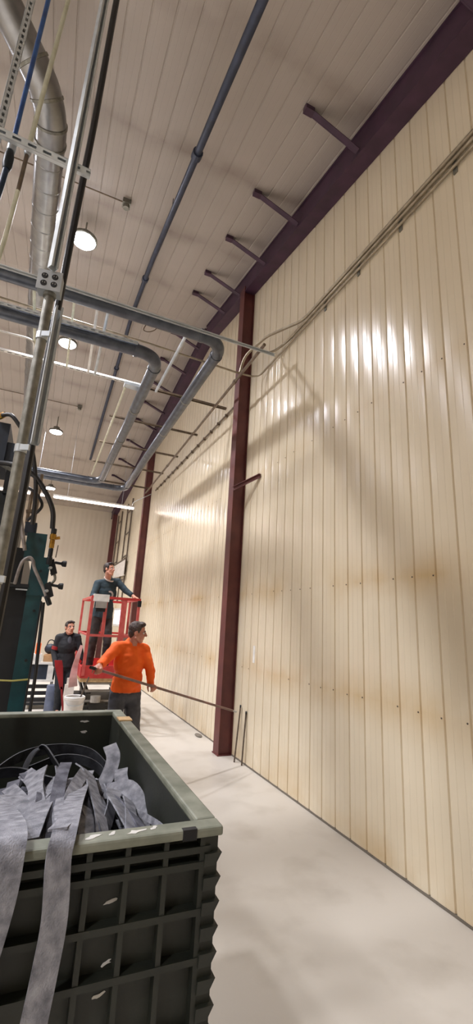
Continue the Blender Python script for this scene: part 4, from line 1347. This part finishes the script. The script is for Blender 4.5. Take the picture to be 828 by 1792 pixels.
def person(label, J, B, HB, top, trouser, skin, hair_m, collar=None, shoe=M['shoe'], belly=0.0, hands=None, glove=None, torso_w=1.0):
    """J: dict of joints in world coordinates; B torso basis; HB head basis"""
    foot = (Vector(J['ankle_l']) + Vector(J['ankle_r'])) / 2
    t = thing('person', label, 'person', (foot.x, foot.y, J['floor']))
    V = {k: Vector(v) for k, v in J.items() if k != 'floor' and k != 'hem' and not k.startswith('sleeve')}
    fw, up, rt = B @ Vector((0, 1, 0)), B @ Vector((0, 0, 1)), B @ Vector((1, 0, 0))
    hipc = (V['hip_l'] + V['hip_r']) / 2
    shc = (V['sh_l'] + V['sh_r']) / 2
    chest = hipc.lerp(shc, .68)
    waist = hipc.lerp(shc, .33)

    def trunk(b, g, lower=True):
        w = torso_w
        b.ell(hipc.lerp(shc, .03), (.158 * w + g, .112 + g + belly * .3, .11 + g), B)
        b.ell(waist + fw * belly * .4, (.148 * w + g, .108 + g + belly * .6, .14 + g), B)
        b.ell(chest + fw * .01, (.168 * w + g, .118 + g + belly * .2, .17 + g), B)
        b.ell(hipc.lerp(shc, .88), (.15 * w + g, .095 + g, .1 + g), B)
        for s_, k in ((-1, 'l'), (1, 'r')):
            b.cap(shc + up * .02, V['sh_' + k], .06 + g, .056 + g)

    body = Blob()
    trunk(body, 0)
    body.cap(shc + up * .02, V['head'] + HB @ Vector((0, -.02, -.06)), .058, .054)
    head_blob(body, V['head'], HB)
    for k in 'lr':
        body.cap(V['sh_' + k], V['el_' + k], .05, .04)
        body.cap(V['el_' + k], V['wr_' + k], .042, .028)
        body.cap(V['hip_' + k], V['kn_' + k], .085, .056)
        body.cap(V['kn_' + k], V['ankle_' + k], .056, .037)
        body.cap(V['ankle_' + k] + Vector((0, 0, -.02)), V['ankle_' + k] + Vector((0, 0, -.05)) + V['toe_' + k] * .15, .036, .03)
    for k in 'lr':
        h = hands[k]
        if not glove:
            hand_blob(body, V['wr_' + k], h['d'], h['n'], h['s'], h['c'], 1.02)
    body.build('body', skin, t, .0062, 2)
    if glove:
        for k in 'lr':
            gb = Blob()
            hand_blob(gb, V['wr_' + k], hands[k]['d'], hands[k]['n'], hands[k]['s'], hands[k]['c'], 1.1)
            gb.build('glove', glove[k], t, .0065, 2)
    head_parts(V['head'], HB, t, hair_m)
    # top with sleeves to the wrists
    sh = Blob()
    trunk(sh, .016)
    sh.cap(hipc - up * .12, hipc + up * .1, .178 * torso_w, .17 * torso_w, (fw, .8))
    sh.cap(shc + up * .035, shc + up * .05 + HB @ Vector((0, 0, .02)), .074, .068)
    for k in 'lr':
        sl = J.get('sleeve_' + k, .93)
        e = V['el_' + k].lerp(V['wr_' + k], sl)
        sh.cap(V['sh_' + k], V['el_' + k], .069, .056)
        sh.cap(V['el_' + k], e, .057, .042 if sl > .8 else .05)
    o = sh.build('top', top, t, .01, 3, .0055, 13)
    bm = bmesh.new()
    bm.from_mesh(o.data)
    hem = hipc + up * (J.get('hem', -.02)) - WO[t.name]
    bmesh.ops.bisect_plane(bm, geom=bm.verts[:] + bm.edges[:] + bm.faces[:], plane_co=hem, plane_no=up, clear_inner=True)
    bm.to_mesh(o.data)
    bm.free()
    # trousers
    tr = Blob()
    tr.ell(hipc - up * .01, (.16 * torso_w, .122 + belly * .2, .105), B)
    for k in 'lr':
        tr.cap(V['hip_' + k], V['kn_' + k], .101, .076)
        tr.cap(V['kn_' + k], V['ankle_' + k] + Vector((0, 0, .0)), .076, .066)
    tr.build('trousers', trouser, t, .011, 3, .007, 11)
    for k in 'lr':
        a = V['ankle_' + k]
        s_ = Blob()
        s_.cap(a + Vector((0, 0, .03)), a + Vector((0, 0, -.03)), .05, .05)
        s_.cap(a + Vector((0, 0, -.042)) - V['toe_' + k] * .04, a + Vector((0, 0, -.048)) + V['toe_' + k] * .16, .042, .036)
        s_.build('shoe', shoe, t, .01, 2)
    if collar:
        c = MB()
        pts = []
        for k in range(17):
            q = 2 * PI * k / 16
            pts.append(shc + up * (.075 - .035 * math.sin(q)) + rt * .083 * math.cos(q) + fw * (.08 * math.sin(q) + .012))
        c.tube(pts, .014, 8).build('collar', collar, t, True)
    return t, dict(hip=hipc, sh=shc, chest=chest, fw=fw, up=up, rt=rt)


# --- man in orange with the long pole.  'r' is the arm at the left of the picture
P0, P1 = Vector((0.585, 5.0, 1.255)), Vector((2.60, 5.9, 0.64))


def on_pole(x):
    return P0.lerp(P1, (x - P0.x) / (P1.x - P0.x))


g1, g2 = on_pole(0.66), on_pole(1.345)
pd = (P1 - P0).normalized()
Bo = basis((0.36, -1, 0.0), (0.03, -0.06, 1))
HBo = basis((1, -0.28, -0.06), (0.05, -0.02, 1))
J = dict(floor=0, hem=.02, head=(1.115, 5.43, 1.612), sh_r=(0.895, 5.44, 1.435), sh_l=(1.235, 5.52, 1.415), el_r=(0.745, 5.3, 1.285), wr_r=g1 + Vector((0.02, 0.075, 0.035)),
         el_l=(1.31, 5.42, 1.185), wr_l=g2 + Vector((-0.015, 0.09, 0.01)),
         hip_r=(0.98, 5.5, 0.93), hip_l=(1.15, 5.54, 0.93), kn_r=(0.95, 5.44, 0.5), kn_l=(1.2, 5.5, 0.5), ankle_r=(0.93, 5.56, 0.085), ankle_l=(1.22, 5.56, 0.085),
         toe_r=Vector((0.25, -0.95, 0)), toe_l=Vector((0.5, -0.85, 0)), sleeve_r=.9, sleeve_l=.9)
grip = (0.9, 1.1, 0.8)
hands = dict(r=dict(d=(-0.1, -1, -0.35), n=(-0.15, 0.3, -1), s=-pd, c=grip), l=dict(d=(0.15, -1, -0.1), n=(0, 0.15, -1), s=-pd, c=grip))
pt, inf = person('man in bright orange long-sleeve shirt gripping a long pole, head turned to the wall', J, Bo, HBo, M['orange'], M['pants'], M['skin2'], M['hair2'],
                 None, belly=0.05, hands=hands, torso_w=1.06)
# open quarter zip and wrist watch
fwd = inf['fw']
zc0 = inf['sh'] + inf['up'] * 0.035 + fwd * 0.085 + inf['rt'] * -0.0
MB().quadbox([zc0 + inf['rt'] * -.022 + fwd * .006, zc0 + inf['rt'] * .022 + fwd * .006, zc0 + inf['rt'] * .022 - fwd * .02, zc0 + inf['rt'] * -.022 - fwd * .02,
              zc0 + inf['rt'] * -.03 + inf['up'] * .05 - fwd * .015, zc0 + inf['rt'] * .03 + inf['up'] * .05 - fwd * .015,
              zc0 + inf['rt'] * .03 + inf['up'] * .05 - fwd * .04, zc0 + inf['rt'] * -.03 + inf['up'] * .05 - fwd * .04]).build('collar_opening', M['skin2'], pt)
MB().lathe(Vector(J['wr_r']) + (Vector(J['el_r']) - Vector(J['wr_r'])).normalized() * .012, [(.031, -.012), (.036, -.01), (.036, .01), (.031, .012)], 16,
           Vector(J['el_r']) - Vector(J['wr_r'])).build('watch', M['dark2'], pt)
t = thing('long_pole', 'long thin pole held across the body of the man in orange, tip near the column', 'pole', P0)
MB().tube([P0, P1], 0.0145, 12).build('shaft', M['pole'], t, True)
MB().tube([P1, P1 + pd * 0.08], 0.01, 10).build('tip', M['galv'], t, True)
MB().lathe(P0, [(0.0165, -0.01), (0.0165, 0.05)], 12, pd).build('end_cap', M['dark2'], t)
t = thing('thin_stick', 'thin grey stick standing in the white pail behind the man in orange', 'stick', (0.66, 7.6, 0.05))
MB().tube([(0.65, 7.63, 0.06), (0.875, 7.58, 0.86)], 0.011, 8).build('shaft', M['rod'], t, True)
MB().tube([(0.643, 7.63, 0.035), (0.655, 7.63, 0.08)], 0.018, 8).build('ferrule', M['galv'], t, True)

# --- man on the lift
ZP = 0.83
Bl = basis((0.38, -1, -0.16), (0.12, -0.14, 1))
HBl = basis((0.85, -0.75, 0.16), (0.08, 0, 1))
J = dict(floor=ZP, head=(1.09, 8.46, 2.635), sh_r=(0.925, 8.53, 2.36), sh_l=(1.29, 8.6, 2.43), el_r=(0.86, 8.42, 2.13), wr_r=(0.93, 8.2, 2.1), el_l=(1.45, 8.5, 2.27), wr_l=(1.585, 8.38, 2.17),
         hip_r=(1.0, 8.68, 1.8), hip_l=(1.19, 8.72, 1.8), kn_r=(0.98, 8.62, 1.36), kn_l=(1.24, 8.66, 1.36), ankle_r=(0.98, 8.74, ZP + .09), ankle_l=(1.26, 8.76, ZP + .09),
         toe_r=Vector((0.1, -1, 0)), toe_l=Vector((0.35, -0.9, 0)), sleeve_r=.9, sleeve_l=.62)
hands = dict(r=dict(d=(0.25, -1, -0.1), n=(0, 0, -1), s=(1, 0.2, 0), c=(.5, .7, .5)), l=dict(d=(0.5, -0.75, -0.25), n=(0, -0.2, -1), s=(-1, -.5, 0), c=(.35, .6, .4)))
pt, inf = person('man in dark teal sweatshirt with pale chest print, leaning on the red lift rail', J, Bl, HBl, M['sweat'], M['dirty'], M['skin'], M['hair'], M['tee'], hands=hands, torso_w=1.14)
# round pale chest print, a thick crescent that lies on the cloth
lm = MB()
cc = inf['hip'].lerp(inf['sh'], .66) + inf['fw'] * .152 + inf['rt'] * -.0
pr = []
for k in range(15):
    q = math.radians(60 + 250 * k / 14)
    ca, sa = math.cos(q), math.sin(q)
    for r_ in (.078, .04 + .012 * abs(k - 7) / 7):
        x_, z_ = ca * r_, sa * r_
        dep = .0 - 1.9 * x_ * x_ - 1.2 * z_ * z_
        pr.append(cc + inf['rt'] * x_ + inf['up'] * z_ + inf['fw'] * dep)
for k in range(14):
    a, b_, c_, d_ = pr[2 * k], pr[2 * k + 2], pr[2 * k + 3], pr[2 * k + 1]
    f_ = inf['fw'] * .006
    lm.quadbox([a, b_, c_, d_, a + f_, b_ + f_, c_ + f_, d_ + f_])
lm.build('chest_print', M['logo'], pt)

# --- man in black behind
Bd = basis((0.22, -1, 0))
HBd = basis((0.4, -1, 0.12))
J = dict(floor=0, head=(0.597, 9.2, 1.55), sh_r=(0.435, 9.24, 1.36), sh_l=(0.765, 9.27, 1.375), el_r=(0.385, 9.26, 1.1), wr_r=(0.44, 9.12, 0.86), el_l=(0.835, 9.24, 1.16), wr_l=(0.9, 9.16, 0.99),
         hip_r=(0.53, 9.26, 0.86), hip_l=(0.69, 9.28, 0.86), kn_r=(0.56, 9.2, 0.47), kn_l=(0.715, 9.24, 0.47), ankle_r=(0.585, 9.33, 0.09), ankle_l=(0.735, 9.3, 0.09),
         toe_r=Vector((0, -1, 0)), toe_l=Vector((0.3, -0.95, 0)))
hands = dict(r=dict(d=(0.1, -.4, -1), n=(1, 0, 0.1), s=(0, -1, .3), c=(.5, .6, .4)), l=dict(d=(.2, -.25, -1), n=(-1, 0, -.1), s=(0, -1, .3), c=(.3, .4, .3)))
pt, inf = person('man in black hoodie and black trousers standing left of the lift, looking up', J, Bd, HBd, M['hoodie'], M['jeans'], M['skin'], M['hair'], None,
                 hands=hands, glove=dict(r=M['hoodie'], l=M['hoodie']))
hb = Blob()
for q in (-1, 1):
    hb.cap(inf['sh'] + inf['rt'] * .075 * q + inf['up'] * .05 + inf['fw'] * .02, inf['sh'] - inf['fw'] * .085 + inf['up'] * .075, .04, .05)
hb.cap(inf['sh'] - inf['fw'] * .08 + inf['up'] * .06, inf['sh'] - inf['fw'] * .1 - inf['up'] * .03, .06, .07)
hb.build('hood', M['hoodie'], pt, .009, 3, .004, 14)
nb = Blob()
nb.ell(inf['hip'].lerp(inf['sh'], .8) + inf['fw'] * .098 - inf['rt'] * .0, (.05, .034, .13), Bd)
nb.build('tee_front', M['greytee'], pt, .01, 2)
el = Vector(J['sh_r']).lerp(Vector(J['el_r']), .72)
MB().lathe(el, [(.0655, -.03), (.067, -.028), (.067, .028), (.0655, .03)], 18, Vector(J['el_r']) - Vector(J['sh_r'])).build('sleeve_patch', M['deepred'], pt)
